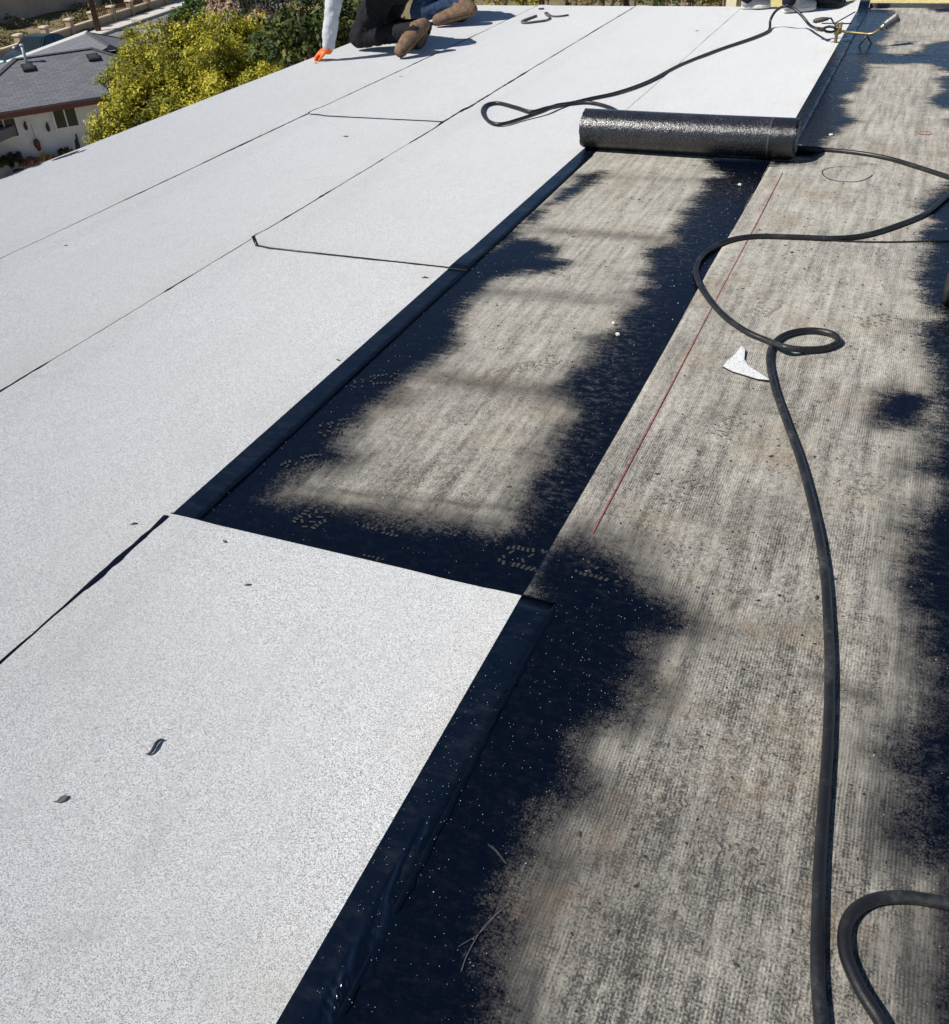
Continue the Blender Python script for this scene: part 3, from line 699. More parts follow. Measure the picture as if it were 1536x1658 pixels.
DK = plain('dark_scrap', (.035,.035,.037), .6, .4, 60); LF = plain('dry_leaf_grey', (.10,.105,.095), .8, .4, 60)
m = MB(); m.tube(catmull([at(236,1221,.0075), at(243,1219,.008), at(249,1211,.009), at(253,1203,.009), at(259,1198,.008), at(265,1197,.0075)], 4), [.0012+.0022*math.sin(math.pi*i/20) for i in range(21)], 8)
tag(m.build('membrane_scrap', DK), 'dark curled scrap of membrane lying on the white sheet', 'scrap')
flat_piece('leaf', [(87,1302),(94,1301),(99,1294),(108,1291),(112,1294),(107,1300),(99,1303)], 'small grey leaf lying flat on the white sheet', 'leaf', LF, .001, .0056, .003, edge=LF)
for px, lb in (((107,400),'black chip with a raised tip on the white sheet'),((548,586),'tiny dark sliver on the white sheet beside the black selvage'),((218,851),'tiny dark sliver on the white sheet beside the ragged seam'),((365,880),'tiny brown sliver near the end of the near white sheet'),((402,950),'black speck on the near white sheet'),((560,223),'thin dark sliver on white sheet above the clipped lap corner'),((648,126),'dark sliver on the white sheet near the kneeling workers'),((512,104),'grey chip on the white sheet below the orange glove'),((1128,52),'small grey chip on the far white sheet'),((688,452),'black speck on the white sheet next to the end lap')):
    c = at(*px); s = .010 if c.y < 3 else .016; a = random.uniform(-.4, .7); mb = MB(); n = 8
    for i in range(n):
        t = 2*math.pi*i/n; x = s*math.cos(t)*random.uniform(.7,1.2); y = s*.35*math.sin(t)*random.uniform(.7,1.3)
        mb.v.append((c.x+x*math.cos(a)-y*math.sin(a), c.y+x*math.sin(a)+y*math.cos(a), .006))
    mb.v.append((c.x, c.y, .006+s*.35)); mb.f = [(i, (i+1) % n, n) for i in range(n)]+[tuple(reversed(range(n)))]; mb.m = [0]*len(mb.f)
    tag(mb.build('debris_chip', DK, None, False), lb, 'chip')
CR = plain('pale_crumb', (.72,.68,.55), .7, .2, 90)
for px, r, lb in (((1197,302),.009,'small white chip on the scorched film in front of the roll'),((993,527),.007,'cream crumb on the base sheet at the edge of the scorched film'),((1000,545),.009,'larger cream crumb on the base sheet at the edge of the scorched film'),((1345,221),.012,'small white chip on the blue-black film behind the roll')):
    c = at(*px); mb = MB(); mb.ball((c.x, c.y, .008), (r, r*.7, .006), n=8)
    mb.v = [(v[0]+random.uniform(-.002,.002), v[1]+random.uniform(-.002,.002), v[2]) for v in mb.v]; tag(mb.build('pale_chip', CR, None, False), lb, 'chip')
# bent strap near the far edge
pts = catmull([at(868,26,.012), at(855,30.5,.014), at(846,34,.016), at(845,36.5,.014), at(852,37.5,.012), at(868,35.5,.012), at(884,33,.012), at(890,28,.014), at(884,24,.016), at(882,21.5,.014), at(886,21,.012), at(893,26,.012), at(905,26.5,.012), at(920,24.5,.012)], 4)
m = MB(); m.tube(pts, [.010 if i < 24 else .007 for i in range(len(pts))], 8); tag(m.build('bent_strap', plain('grey_strap', (.10,.10,.10), .6, .3)), 'bent dark strap lying on the far white sheet', 'strap')
flat_piece('debris_flake', [(871,16),(880,15),(880,17),(873,18)], 'brownish flake by the far roof edge', 'chip', DK, .006, .006)
# short black roll of offcut at the right
c = at(1529, 468, .05); m = MB(); 
for r0 in (.052,): m.tube([c+Vector((-.0,0,0)), c+Vector((.004,0,0)), c+Vector((.3,.03,0)), c+Vector((.304,.03,0))], [.046,.052,.052,.046], 24)
o = m.build('offcut_roll', RUBBER); autosmooth(o); tag(o, 'short black roll of offcut lying on the scorched film', 'offcut roll')

# ------------------------------------------------------------------ people
def rmesh(mb, name, mat, parent, vox=.012, smooth=3, wr=0.0, wsc=.06):
    o = mb.build(name, mat, parent, True)
    m = o.modifiers.new('remesh', 'REMESH'); m.mode = 'VOXEL'; m.voxel_size = vox; m.use_smooth_shade = True
    s = o.modifiers.new('smooth', 'SMOOTH'); s.factor = .5; s.iterations = smooth
    if wr:
        t = bpy.data.textures.new('folds', 'CLOUDS'); t.noise_scale = wsc; t.noise_depth = 2
        d = o.modifiers.new('folds', 'DISPLACE'); d.texture = t; d.strength = wr; d.mid_level = .5; d.texture_coords = 'LOCAL'
    return o
SKIN = plain('tanned_skin', (.36,.21,.14), .55, .12, 20); HAIR = plain('dark_hair', (.02,.016,.013), .6, .3, 80); EYE = plain('eye', (.05,.04,.035), .2, .1)
def basis(fwd, up):
    f = Vector(fwd).normalized(); u = Vector(up); u = (u-f*u.dot(f)).normalized(); r = f.cross(u)
    return Matrix((r, f, u)).transposed()      # columns: right, forward, up
def hand(mb, wrist, mid, nrm, curl, side, r=.0085):
    """palm and five fingers; mid = direction of the fingers, nrm = back of the hand"""
    wv = Vector(wrist); M = basis(mid, nrm)
    pw = [(-.032,.085,.052),(-.011,.09,.060),(.011,.088,.055),(.031,.08,.044)]
    for x, y, L in pw:
        mb.capsule(wv, wv+M@Vector((x*side, y, 0)), .018, .012, 8)
        p = wv+M@Vector((x*side, y, 0)); a = 0
        for seg in (.45, .32, .25):
            a += curl; q = p+M@Vector((0, math.cos(a)*L*seg*1.35, -math.sin(a)*L*seg*1.35)); mb.capsule(p, q, r, r*.9, 8); p = q
    p = wv+M@Vector((-.02*side, .025, -.005)); q = p+M@Vector((-.032*side, .03, -.012)); mb.capsule(p, q, .013, .010, 8)
    p2 = q+M@Vector((-.008*side, .03, -.014)); mb.capsule(q, p2, .010, .0085, 8)
def person(label, J, look, pants, shirt, boots, hands=(None, None), glove=None, extra=None):
    """J: joints in world space. pelvis, chest, neck, head, then shoulder/elbow/wrist/hip/knee/ankle/toe for l and r"""
    g = lambda k: Vector(J[k])
    base = Vector((g('pelvis').x, g('pelvis').y, 0.009))
    root = empty('person', base, label, 'person')
    H = basis(look, (0,0,1)); hd = g('head')
    b = MB()
    b.ball(hd, (.072,.088,.112), H); b.ball(hd+H@Vector((0,.02,-.055)), (.056,.068,.062), H)                    # skull, jaw
    b.capsule(hd+H@Vector((0,.088,.012)), hd+H@Vector((0,.106,-.022)), .008, .013, 8)                          # nose
    b.capsule(hd+H@Vector((-.02,.082,-.058)), hd+H@Vector((.02,.082,-.058)), .009, .009, 8)                      # mouth
    for s in (-1, 1):
        b.ball(hd+H@Vector((s*.074,-.008,-.008)), (.010,.020,.032), H, 10); b.ball(hd+H@Vector((s*.03,.075,.028)), (.026,.014,.009), H, 8)
    b.capsule(hd+H@Vector((0,-.01,-.07)), g('neck'), .052, .058); b.capsule(g('neck'), g('chest'), .06, .12); b.capsule(g('chest'), g('pelvis'), .125, .125)
    for s in 'lr':
        b.capsule(g('chest'), g('shoulder_'+s), .09, .055); b.capsule(g('shoulder_'+s), g('elbow_'+s), .05, .04); b.capsule(g('elbow_'+s), g('wrist_'+s), .04, .027)
        b.capsule(g('pelvis'), g('hip_'+s), .11, .085); b.capsule(g('hip_'+s), g('knee_'+s), .08, .055); b.capsule(g('knee_'+s), g('ankle_'+s), .052, .036)
    for s, hs in zip('lr', hands):
        if hs: hand(b, J['wrist_'+s], hs[0], hs[1], hs[2], 1 if s == 'l' else -1)
    rmesh(b, 'body', SKIN, root, .0075, 3)
    for s in (-1, 1):
        e = MB(); e.ball(hd+H@Vector((s*.03,.080,.010)), .0115, n=10); e.build('eye', EYE, root)
    h = MB(); h.ball(hd+H@Vector((0,-.016,.028)), (.084,.094,.105), H); h.ball(hd+H@Vector((0,-.05,-.03)), (.068,.055,.07), H); rmesh(h, 'hair', HAIR, root, .012, 2, .012, .02)
    p = MB()
    p.capsule(g('pelvis')+(g('chest')-g('pelvis'))*.15, g('pelvis'), .145, .15)
    for s in 'lr':
        p.capsule(g('pelvis'), g('hip_'+s), .135, .115); p.capsule(g('hip_'+s), g('knee_'+s), .112, .082); p.capsule(g('knee_'+s), g('ankle_'+s), .080, .062)
        mid = g('hip_'+s).lerp(g('knee_'+s), .45); p.capsule(mid, mid+(g('knee_'+s)-mid)*.3, .108, .1)
    rmesh(p, 'trousers', pants, root, .011, 4, .03, .07)
    t = MB()
    t.capsule(g('chest'), g('pelvis')+(g('chest')-g('pelvis'))*.12, .155, .16); t.capsule(g('chest'), g('neck'), .14, .075)
    for s in 'lr':
        t.capsule(g('chest'), g('shoulder_'+s), .12, .08); t.capsule(g('shoulder_'+s), g('elbow_'+s), .075, .062)
        t.capsule(g('elbow_'+s), g('elbow_'+s).lerp(g('wrist_'+s), .9), .06, .046)
    rmesh(t, 'shirt', shirt, root, .010, 3, .034, .085)
    for s in 'lr':
        a, k, to = g('ankle_'+s), g('knee_'+s), g('toe_'+s); d = (to-a)
        heel = Vector(J['heel_'+s]); fw = (to-heel); L = fw.length; fw.normalize()
        up = (a-heel); up = (up-fw*up.dot(fw)).normalized(); M = basis(fw, up)
        BS = 1.2 if boots[3] == 'boot' else 1.0
        q = MB(); q.capsule(a+(k-a).normalized()*.09*boots[2], a, .055, .054); q.capsule(a, heel+fw*.04+up*.04, .054*BS, .043*BS)
        q.capsule(heel+fw*.045+up*.042, heel+fw*(L*.62)+up*.045, .042*BS, .048*BS); q.capsule(heel+fw*(L*.62)+up*.042, heel+fw*(L-.045)+up*.036, .047*BS, .041*BS)
        q.capsule(a+fw*.02, heel+fw*(L*.55)+up*.06, .05, .042)
        bo = rmesh(q, boots[3], boots[0], root, .007, 3, .006, .02)
        so = MB(); n = 20; pl = []
        for i in range(n):
            an = 2*math.pi*i/n; yy = math.cos(an); xx = math.sin(an)*(.052 if yy > 0 else .041)
            pl.append((xx*(1-.12*(yy < .3)*(yy > -.5)), L/2+yy*L/2))
        M4 = Matrix.Translation(heel+up*.004) @ M.to_4x4(); so.prism(pl, -.006, .022, 0, M4); o = so.build('sole', boots[1], bo, False); recalc(o); bevel(o, .006)
        lc = MB()
        for i in range(4):
            c = heel+fw*(L*(.42+.09*i))+up*(.098-.011*i); lc.capsule(c-M@Vector((.026,0,.006)), c+M@Vector((.026,0,-.006)), .0042, .0042, 8)
        lc.build('laces', plain('laces', (.16,.12,.08), .8), bo)
    if glove:
        s, mid, nrm, curl = glove; q = MB(); wv = g('wrist_'+s); hand(q, wv, mid, nrm, curl, 1 if s == 'l' else -1, .0125)
        el = g('elbow_'+s); q.capsule(wv, wv+(el-wv).normalized()*.03, .036, .04)
        rmesh(q, 'glove', plain('orange_rubber_glove', (.85,.15,.02), .5, .15, 30), root, .0055, 2)
    if extra: extra(root)
    return root
BLACKP = plain('black_work_trousers', (.012,.012,.014), .9, .35, 30, .004, 120, .25); DENIM = plain('blue_denim', (.022,.042,.085), .9, .35, 40, .003, 150, .2); NAVY = plain('dark_navy_denim', (.012,.015,.03), .9, .35, 40, .003, 150, .2)
GREYS = plain('light_grey_sweatshirt', (.50,.51,.54), .9, .08, 12, .003, 150, .2); BRNB = plain('brown_suede', (.17,.11,.07), .85, .4, 25, .003, 90, .25); SOLEB = plain('brown_black_sole', (.045,.035,.03), .8, .4, 40)
GRYS = plain('grey_canvas_shoe', (.42,.40,.38), .85, .15, 40, .002, 200); WSOL = plain('white_rubber_sole', (.72,.70,.66), .6, .1, 20); NVYS = plain('navy_work_shirt', (.03,.035,.06), .9, .3, 20); DKG = plain('dark_green_shirt', (.03,.05,.04), .9, .3, 20)
def rag(root):
    c = Vector((-3.66, 6.93, .40)); m = MB()
    for i in range(7):
        for j in range(5):
            m.v.append((c.x+.005*math.sin(i*1.2+j), c.y-.02+.01*j+.003*math.sin(i), c.z+.07-.011*i+.003*math.cos(j*2)))
    for i in range(6):
        for j in range(4): a = i*5+j; m.f.append((a, a+1, a+6, a+5)); m.m.append(0)
    o = m.build('pocket_rag', plain('hi_vis_yellow_cloth', (.62,.72,.05), .8, .2), root); s = o.modifiers.new('t', 'SOLIDIFY'); s.thickness = .006
Z0 = .009
J1 = dict(pelvis=(-3.70,7.06,.46), chest=(-3.93,6.93,.66), neck=(-4.05,6.88,.80), head=(-4.17,6.84,.90), shoulder_r=(-4.02,7.08,.70), elbow_r=(-4.16,7.34,.50), wrist_r=(-4.05,7.40,.24),
  shoulder_l=(-3.94,6.72,.66), elbow_l=(-3.985,6.66,.36), wrist_l=at(531,80,.085), hip_l=(-3.72,6.97,.43), hip_r=(-3.70,7.18,.43),
  knee_l=at(583,60,.10), ankle_l=at(672,50,.17), toe_l=at(648,95,.012), heel_l=at(697,42,.19), knee_r=(-4.03,7.40,.10), ankle_r=(-3.56,7.24,.13), toe_r=(-3.56,7.10,.012), heel_r=(-3.50,7.27,.16))
person('person kneeling with an orange glove on the roof edge, pale grey sweatshirt and black trousers', J1, (-.75,-.3,-.62), BLACKP, GREYS, (BRNB, SOLEB, .6, 'boot'),
  (None, ((-.35,-.5,-.6),(-.5,.3,.3),.5)), glove=('l', Vector(at(502,92,.03))-Vector(at(531,80,.085)), (-.1,-.35,1), .42), extra=rag)
off = Vector((-.16,1.20,0)); mv = lambda v, d=(0,0,0): tuple(Vector(v)+off+Vector(d))
J2 = {k: mv(v) for k, v in J1.items()}
J2.update(pelvis=mv((-3.66,7.02,.46)), elbow_l=mv((-4.15,6.70,.46)), wrist_l=mv((-4.30,6.86,.30)), chest=mv((-3.90,6.98,.70)), shoulder_l=mv((-3.90,6.78,.72)), shoulder_r=mv((-3.98,7.12,.74)), neck=mv((-4.0,6.93,.84)), head=mv((-4.11,6.91,.95)),
  knee_l=at(678,20,.10), ankle_l=at(752,6,.17), heel_l=at(772,22,.10), toe_l=at(702,42,.02))
person('person kneeling in blue jeans and brown boots, bent over behind the orange-gloved worker', J2, (-.8,-.1,-.6), DENIM, NVYS, (BRNB, SOLEB, .9, 'boot'),
  (((-.4,.2,-.6),(-.5,-.3,.3),.5), ((-.35,-.3,-.6),(-.5,.3,.3),.5)))
def standing(xy, fl, fr, look):
    x, y = xy; J = dict(pelvis=(x,y,.93), chest=(x+.04,y-.01,1.28), neck=(x+.07,y-.02,1.48), head=(x+.12,y-.03,1.62))
    sd = Vector((look[1], -look[0], 0)).normalized()*.18     # right-hand side
    for s, k, ft in (('l', -1, fl), ('r', 1, fr)):
        sh = Vector((x+.04,y-.01,1.40))+sd*k; J['shoulder_'+s] = sh; J['elbow_'+s] = sh+sd*k*.2+Vector((.06*look[0],.06*look[1],-.27)); J['wrist_'+s] = sh+sd*k*.15+Vector((.2*look[0],.2*look[1],-.46))
        J['hip_'+s] = Vector((x,y,.88))+sd*k*.5
        h, t = Vector(ft[0]), Vector(ft[1]); an = h.lerp(t, .18); J['heel_'+s] = (h.x,h.y,Z0+.006); J['toe_'+s] = (t.x,t.y,Z0+.006); J['ankle_'+s] = (an.x,an.y,Z0+.095)
        hp = J['hip_'+s]; kn = hp.lerp(Vector(J['ankle_'+s]), .52)+Vector((look[0],look[1],0))*.05; J['knee_'+s] = kn
    return J
f1 = (at(1199,17.5), at(1247,15)); f2 = (at(1266,23.5), at(1320,18.5))
J3 = standing((-1.19,8.88), (f1[0], f1[1]), (f2[0], f2[1]), (.97,-.2,0))
person('person standing on the far white sheet in grey canvas shoes and dark navy jeans', J3, (.9,-.2,-.35), NAVY, DKG, (GRYS, WSOL, .2, 'shoe'), (((.2,0,-1),(0,.9,.1),.35), ((.2,0,-1),(0,-.9,.1),.35)))
J4 = standing((-.83,9.16), ((-.92,9.21,0), (-.68,9.21,0)), ((-.93,9.15,0), (-.69,9.14,0)), (.97,-.1,0))
person('person standing in blue jeans and black shoes at the far edge', J4, (.9,-.1,-.3), DENIM, GREYS, (plain('black_leather', (.015,.015,.015), .4, .3), SOLEB, .2, 'shoe'), (((.2,0,-1),(0,.9,.1),.35), ((.2,0,-1),(0,-.9,.1),.35)))

# ------------------------------------------------------------------ ground, street
HO = Vector((-32.59, 28.65, 0)); HU = Vector((.603, .798, 0)); HN = Vector((-.798, .603, 0))       # neighbour house axes
def hp(u, n, z): v = HO+HU*u+HN*n; return Vector((v.x, v.y, z))
W0 = at(0,100,-7.2); W1 = at(262,12,-7.2); WE = (W1-W0).normalized(); WM = Vector((WE.y, -WE.x, 0))     # wall line, street side normal
if WM.x < 0: WM = -WM
GL = -9.3
def gz(x, y):
    p = Vector((x, y, 0)); n = (p-HO).dot(HN); s = (p-W0).dot(WM)       # s > 0: street side of the garden wall
    z = GL
    near = float(sstep(22, 8, math.hypot(x+2, y-4))); z += near*1.6
    z += float(sstep(8.5, 11.5, n))*(-7.26-GL) if n > 0 else 0
    if s < 0: z = max(z, -7.26+.5*float(sstep(-.05, -.5, s))+.05*min(-s, 30))
    f = float(sstep(24, 46, y))*float(sstep(-34, -18, x)); z += f*3.2
    z += .12*math.sin(x*.9+y*.3)*math.sin(y*.7-x*.2) if (s < -1 or f > .2) else 0
    return z
xs = [-3000,-800,-300,-160]+list(np.arange(-100, 60, 1.25))+[90,160,400,1000,3000]; ys = [-3000,-800,-200,-80]+list(np.arange(-30, 110, 1.25))+[140,200,400,1000,3000]
m = MB(); nx = len(xs)
for y in ys:
    for x in xs: m.v.append((x, y, gz(x, y)))
for i in range(len(ys)-1):
    for j in range(nx-1): a = i*nx+j; m.f.append((a, a+1, a+nx+1, a+nx)); m.m.append(0)
tag(m.build('ground', m_ground('dry_ground', (.27,.21,.13), (.13,.12,.045), .35), None, True), kind='structure')
def strip(name, s0, s1, z0, z1, mat, l0=-40, l1=60, step=4):
    mb = MB()
    pts = [(s0, z0), (s0, z1), (s1, z1), (s1, z0)]; ls = np.arange(l0, l1+.1, step)
    for l in ls:
        for s, z in pts: p = W0+WE*l+WM*s; mb.v.append((p.x, p.y, z))
    for i in range(len(ls)-1):
        for j in range(4): a = i*4+j; b = i*4+(j+1) % 4; mb.f.append((a, b, b+4, a+4)); mb.m.append(0)
    o = mb.build(name, mat, None, False); recalc(o); return tag(o, kind='structure')
ASPH = plain('asphalt', (.20,.20,.20), .9, .18, 1.5, .01, 40, .2); CONC = plain('pale_concrete', (.56,.52,.45), .9, .08, 2)
m = MB(); m.add([hp(-9,-7,GL+.05), hp(8.5,-7,GL+.05), hp(8.5,.5,GL+.05), hp(-9,.5,GL+.05)], [(0,1,2,3)]); tag(m.build('bounce_slab', CONC, None, False), kind='structure')  # mostly hidden pale slab, added to bounce sunlight onto the house wall
strip('road', 1.75, 9.5, -7.6, -7.235, ASPH); strip('pavement', .12, 1.55, -7.5, -7.10, CONC); strip('kerb', 1.55, 1.75, -7.5, -7.09, plain('kerb_concrete', (.42,.40,.36), .9, .1, 3))

# garden wall: stepped panels between taller pillars
TANW = plain('tan_block_wall', (.36,.265,.18), .9, .14, 2, .01, 20); CAPW = plain('pale_wall_cap', (.62,.52,.38), .9, .1, 4)
gw = empty('garden_wall', W0, 'tan stepped garden wall with capped pillars along the street', 'wall')
for i, px in enumerate([(-40,114),(-4,101),(36,87.5),(76,73.6),(114,60.4),(150,48),(180,38),(211,28),(240,19),(268,10),(292,2)]):
    q = at(px[0], px[1], -7.2); l = (q-W0).dot(WE); p = W0+WE*l; rz = math.atan2(WE.y, WE.x)
    m = MB(); m.box((p.x,p.y,-6.80), (.34,.34,.96), rz); pi = m.build('pillar', TANW, gw, False)
    m = MB(); m.box((p.x,p.y,-6.275), (.44,.44,.09), rz); bevel(m.build('cap', CAPW, pi, False), .015)
    if i:
        c = (p+prev)/2; Ls = (p-prev).length-.35
        m = MB(); m.box((c.x,c.y,-7.02), (Ls,.18,.62), rz); pn = m.build('panel', TANW, gw, False)
        m = MB(); m.box((c.x,c.y,-6.68), (Ls-.01,.26,.06), rz); m.build('cap', CAPW, pn, False)
        if i > 5:
            for k in range(9):
                t = (k+.5)/9; b = prev.lerp(p, .06+.88*t); m = MB(); m.tube([(b.x,b.y,-6.66), (b.x,b.y,-6.3)], .022, 6); m.build('rail', plain('rusty_iron', (.14,.05,.03), .8, .4), gw)
            m = MB(); m.tube([(prev.x,prev.y,-6.32), (p.x,p.y,-6.32)], .03, 6); m.build('rail', plain('rusty_iron', (.14,.05,.03), .8, .4), gw)
    prev = p
# retaining wall above the bank
rt = [at(-60,48,-6.35), at(0,34,-6.35), at(75,18,-6.35), at(150,4,-6.35), at(235,-14,-6.35)]
m = MB()
for i, p in enumerate(rt):
    n_ = Vector((-.72,.69,0))*.3
    for q in (p, p+n_):
        m.v.append((q.x,q.y,-6.9)); m.v.append((q.x,q.y,-3.9+.1*i))
for i in range(len(rt)-1):
    a = 4*i; m.f += [(a,a+4,a+5,a+1),(a+2,a+3,a+7,a+6),(a+1,a+5,a+7,a+3)]; m.m += [0]*3
o = m.build('retaining_wall', plain('tan_retaining_block', (.44,.34,.25), .9, .16, 1.2, .02, 12), None, False); recalc(o); tag(o, 'long plain tan retaining wall above the dry bank', 'wall')
# utility pole with guy wire
pb = at(159.5, 50, -7.1)
up = empty('utility_pole', pb, 'dark brown wooden utility pole standing on the pavement', 'pole')
m = MB(); m.tube([pb, pb+Vector((0,0,5)), pb+Vector((0,0,11))], [.17,.15,.12], 14); m.build('shaft', plain('creosoted_wood', (.075,.038,.022), .85, .4, 6), up)
m = MB(); m.box(pb+Vector((0,0,10.2)), (2.2,.1,.12), 1.2); m.build('crossarm', plain('creosoted_wood', (.075,.038,.022), .85, .4, 6), up, False)
gp = at(191,32,-7.1); m = MB(); m.tube([gp, pb+Vector((0,0,8))], .022, 6); m.build('guy_wire', plain('galvanised_wire', (.42,.42,.42), .5, .1), up)

# ------------------------------------------------------------------ parked car
def car():
    c = at(14, 92, -7.235); c.z = -7.235; ax = -WE; ry = math.atan2(ax.y, ax.x)
    p = W0+WE*-1.3+WM*3.45; c = Vector((p.x, p.y, -7.235))
    root = empty('parked_car', c, 'dark green sedan parked at the kerb behind the grey shingled roof', 'car')
    M = Matrix.Translation(c) @ Matrix.Rotation(ry, 4, 'Z')
    PA = plain('dark_green_paint', (.02,.032,.03), .18, .1, 3, 0, 60, .6); GLS = plain('dark_car_glass', (.015,.022,.022), .06, .1, 3, 0, 60, .7); TY = plain('tyre', (.015,.015,.015), .8); RI = plain('alloy', (.45,.45,.46), .35, .1, 9, 0, 60, .5, .8)
    prof = [(-2.3,.32),(-2.32,.62),(-2.25,.86),(-1.65,.93),(-1.3,.95),(1.0,.93),(1.6,.84),(2.15,.72),(2.3,.55),(2.28,.3)]
    cab = [(-1.62,.92),(-1.05,1.34),(-.6,1.43),(.15,1.42),(.95,.92)]
    def body(pr, ws, name, mat, rings):
        mb = MB(); n = len(pr)
        for yy, sc, sh in rings:
            for x, z in pr: mb.v.append(M@Vector((x*sc, yy, sh+(z-sh)*1.0)))
        for i in range(len(rings)-1):
            for j in range(n): a = i*n+j; b = i*n+(j+1) % n; mb.f.append((a,b,b+n,a+n)); mb.m.append(0)
        mb.f += [tuple(reversed(range(n))), tuple(range((len(rings)-1)*n, len(rings)*n))]; mb.m += [0,0]
        o = mb.build(name, mat, root, True); recalc(o); autosmooth(o, 40); return o
    body(prof, 0, 'body', PA, [(-.88,.965,0),(-.80,.995,0),(-.5,1,0),(.5,1,0),(.8,.995,0),(.88,.965,0)])
    mb = MB(); n = len(cab)
    for k, f in ((-1,1),(1,1)):
        for x, z in cab: mb.v.append(M@Vector((x, k*(.80-(z-.92)*.42), z)))
    for j in range(n-1): mb.f.append((j,j+1,j+1+n,j+n)); mb.m.append(0)
    mb.f += [tuple(range(n)), tuple(range(2*n-1, n-1, -1))]; mb.m += [0,0]; o = mb.build('cabin', PA, root, False); recalc(o)
    def pane(name, pts):
        mb = MB(); mb.add([M@Vector(p) for p in pts], [tuple(range(len(pts)))]); q = mb.build(name, GLS, root, False); s = q.modifiers.new('t','SOLIDIFY'); s.thickness = .012; s.offset = 0
    y_ = lambda z: .80-(z-.92)*.42+.012
    for k in (-1,1):
        pane('side_window', [(x,k*y_(z),z) for x,z in ((-1.3,.99),(-.95,1.32),(-.42,1.36),(-.42,.97))]); pane('side_window', [(x,k*y_(z),z) for x,z in ((-.36,.97),(-.36,1.36),(.12,1.36),(.75,.96))])
        for x in (-1.38,1.36):
            a = M@Vector((x,k*.70,.32)); b = M@Vector((x,k*.90,.32)); mb = MB(); mb.tube([a,b],.32,20); w_ = mb.build('wheel', TY, root); autosmooth(w_)
            mb = MB(); mb.tube([M@Vector((x,k*.86,.32)), M@Vector((x,k*.915,.32))],.2,16); autosmooth(mb.build('rim', RI, w_))
        mb = MB(); mb.ball(M@Vector((2.19,k*.66,.64)), (.12,.17,.08), Matrix.Rotation(ry,3,'Z')); mb.build('headlight', plain('headlight_lens', (.6,.68,.66), .1, .1), root)
        mb = MB(); mb.ball(M@Vector((.62,k*.93,1.0)), (.07,.1,.06), Matrix.Rotation(ry,3,'Z')); mb.build('mirror', plain('mirror_shell', (.5,.52,.52), .2, .1), root)
    pane('windscreen', [(.86,-.70,.985),(.24,-.53,1.40),(.24,.53,1.40),(.86,.70,.985)]); pane('rear_window', [(-1.54,-.70,.99),(-1.1,-.55,1.32),(-1.1,.55,1.32),(-1.54,.70,.99)])
car()

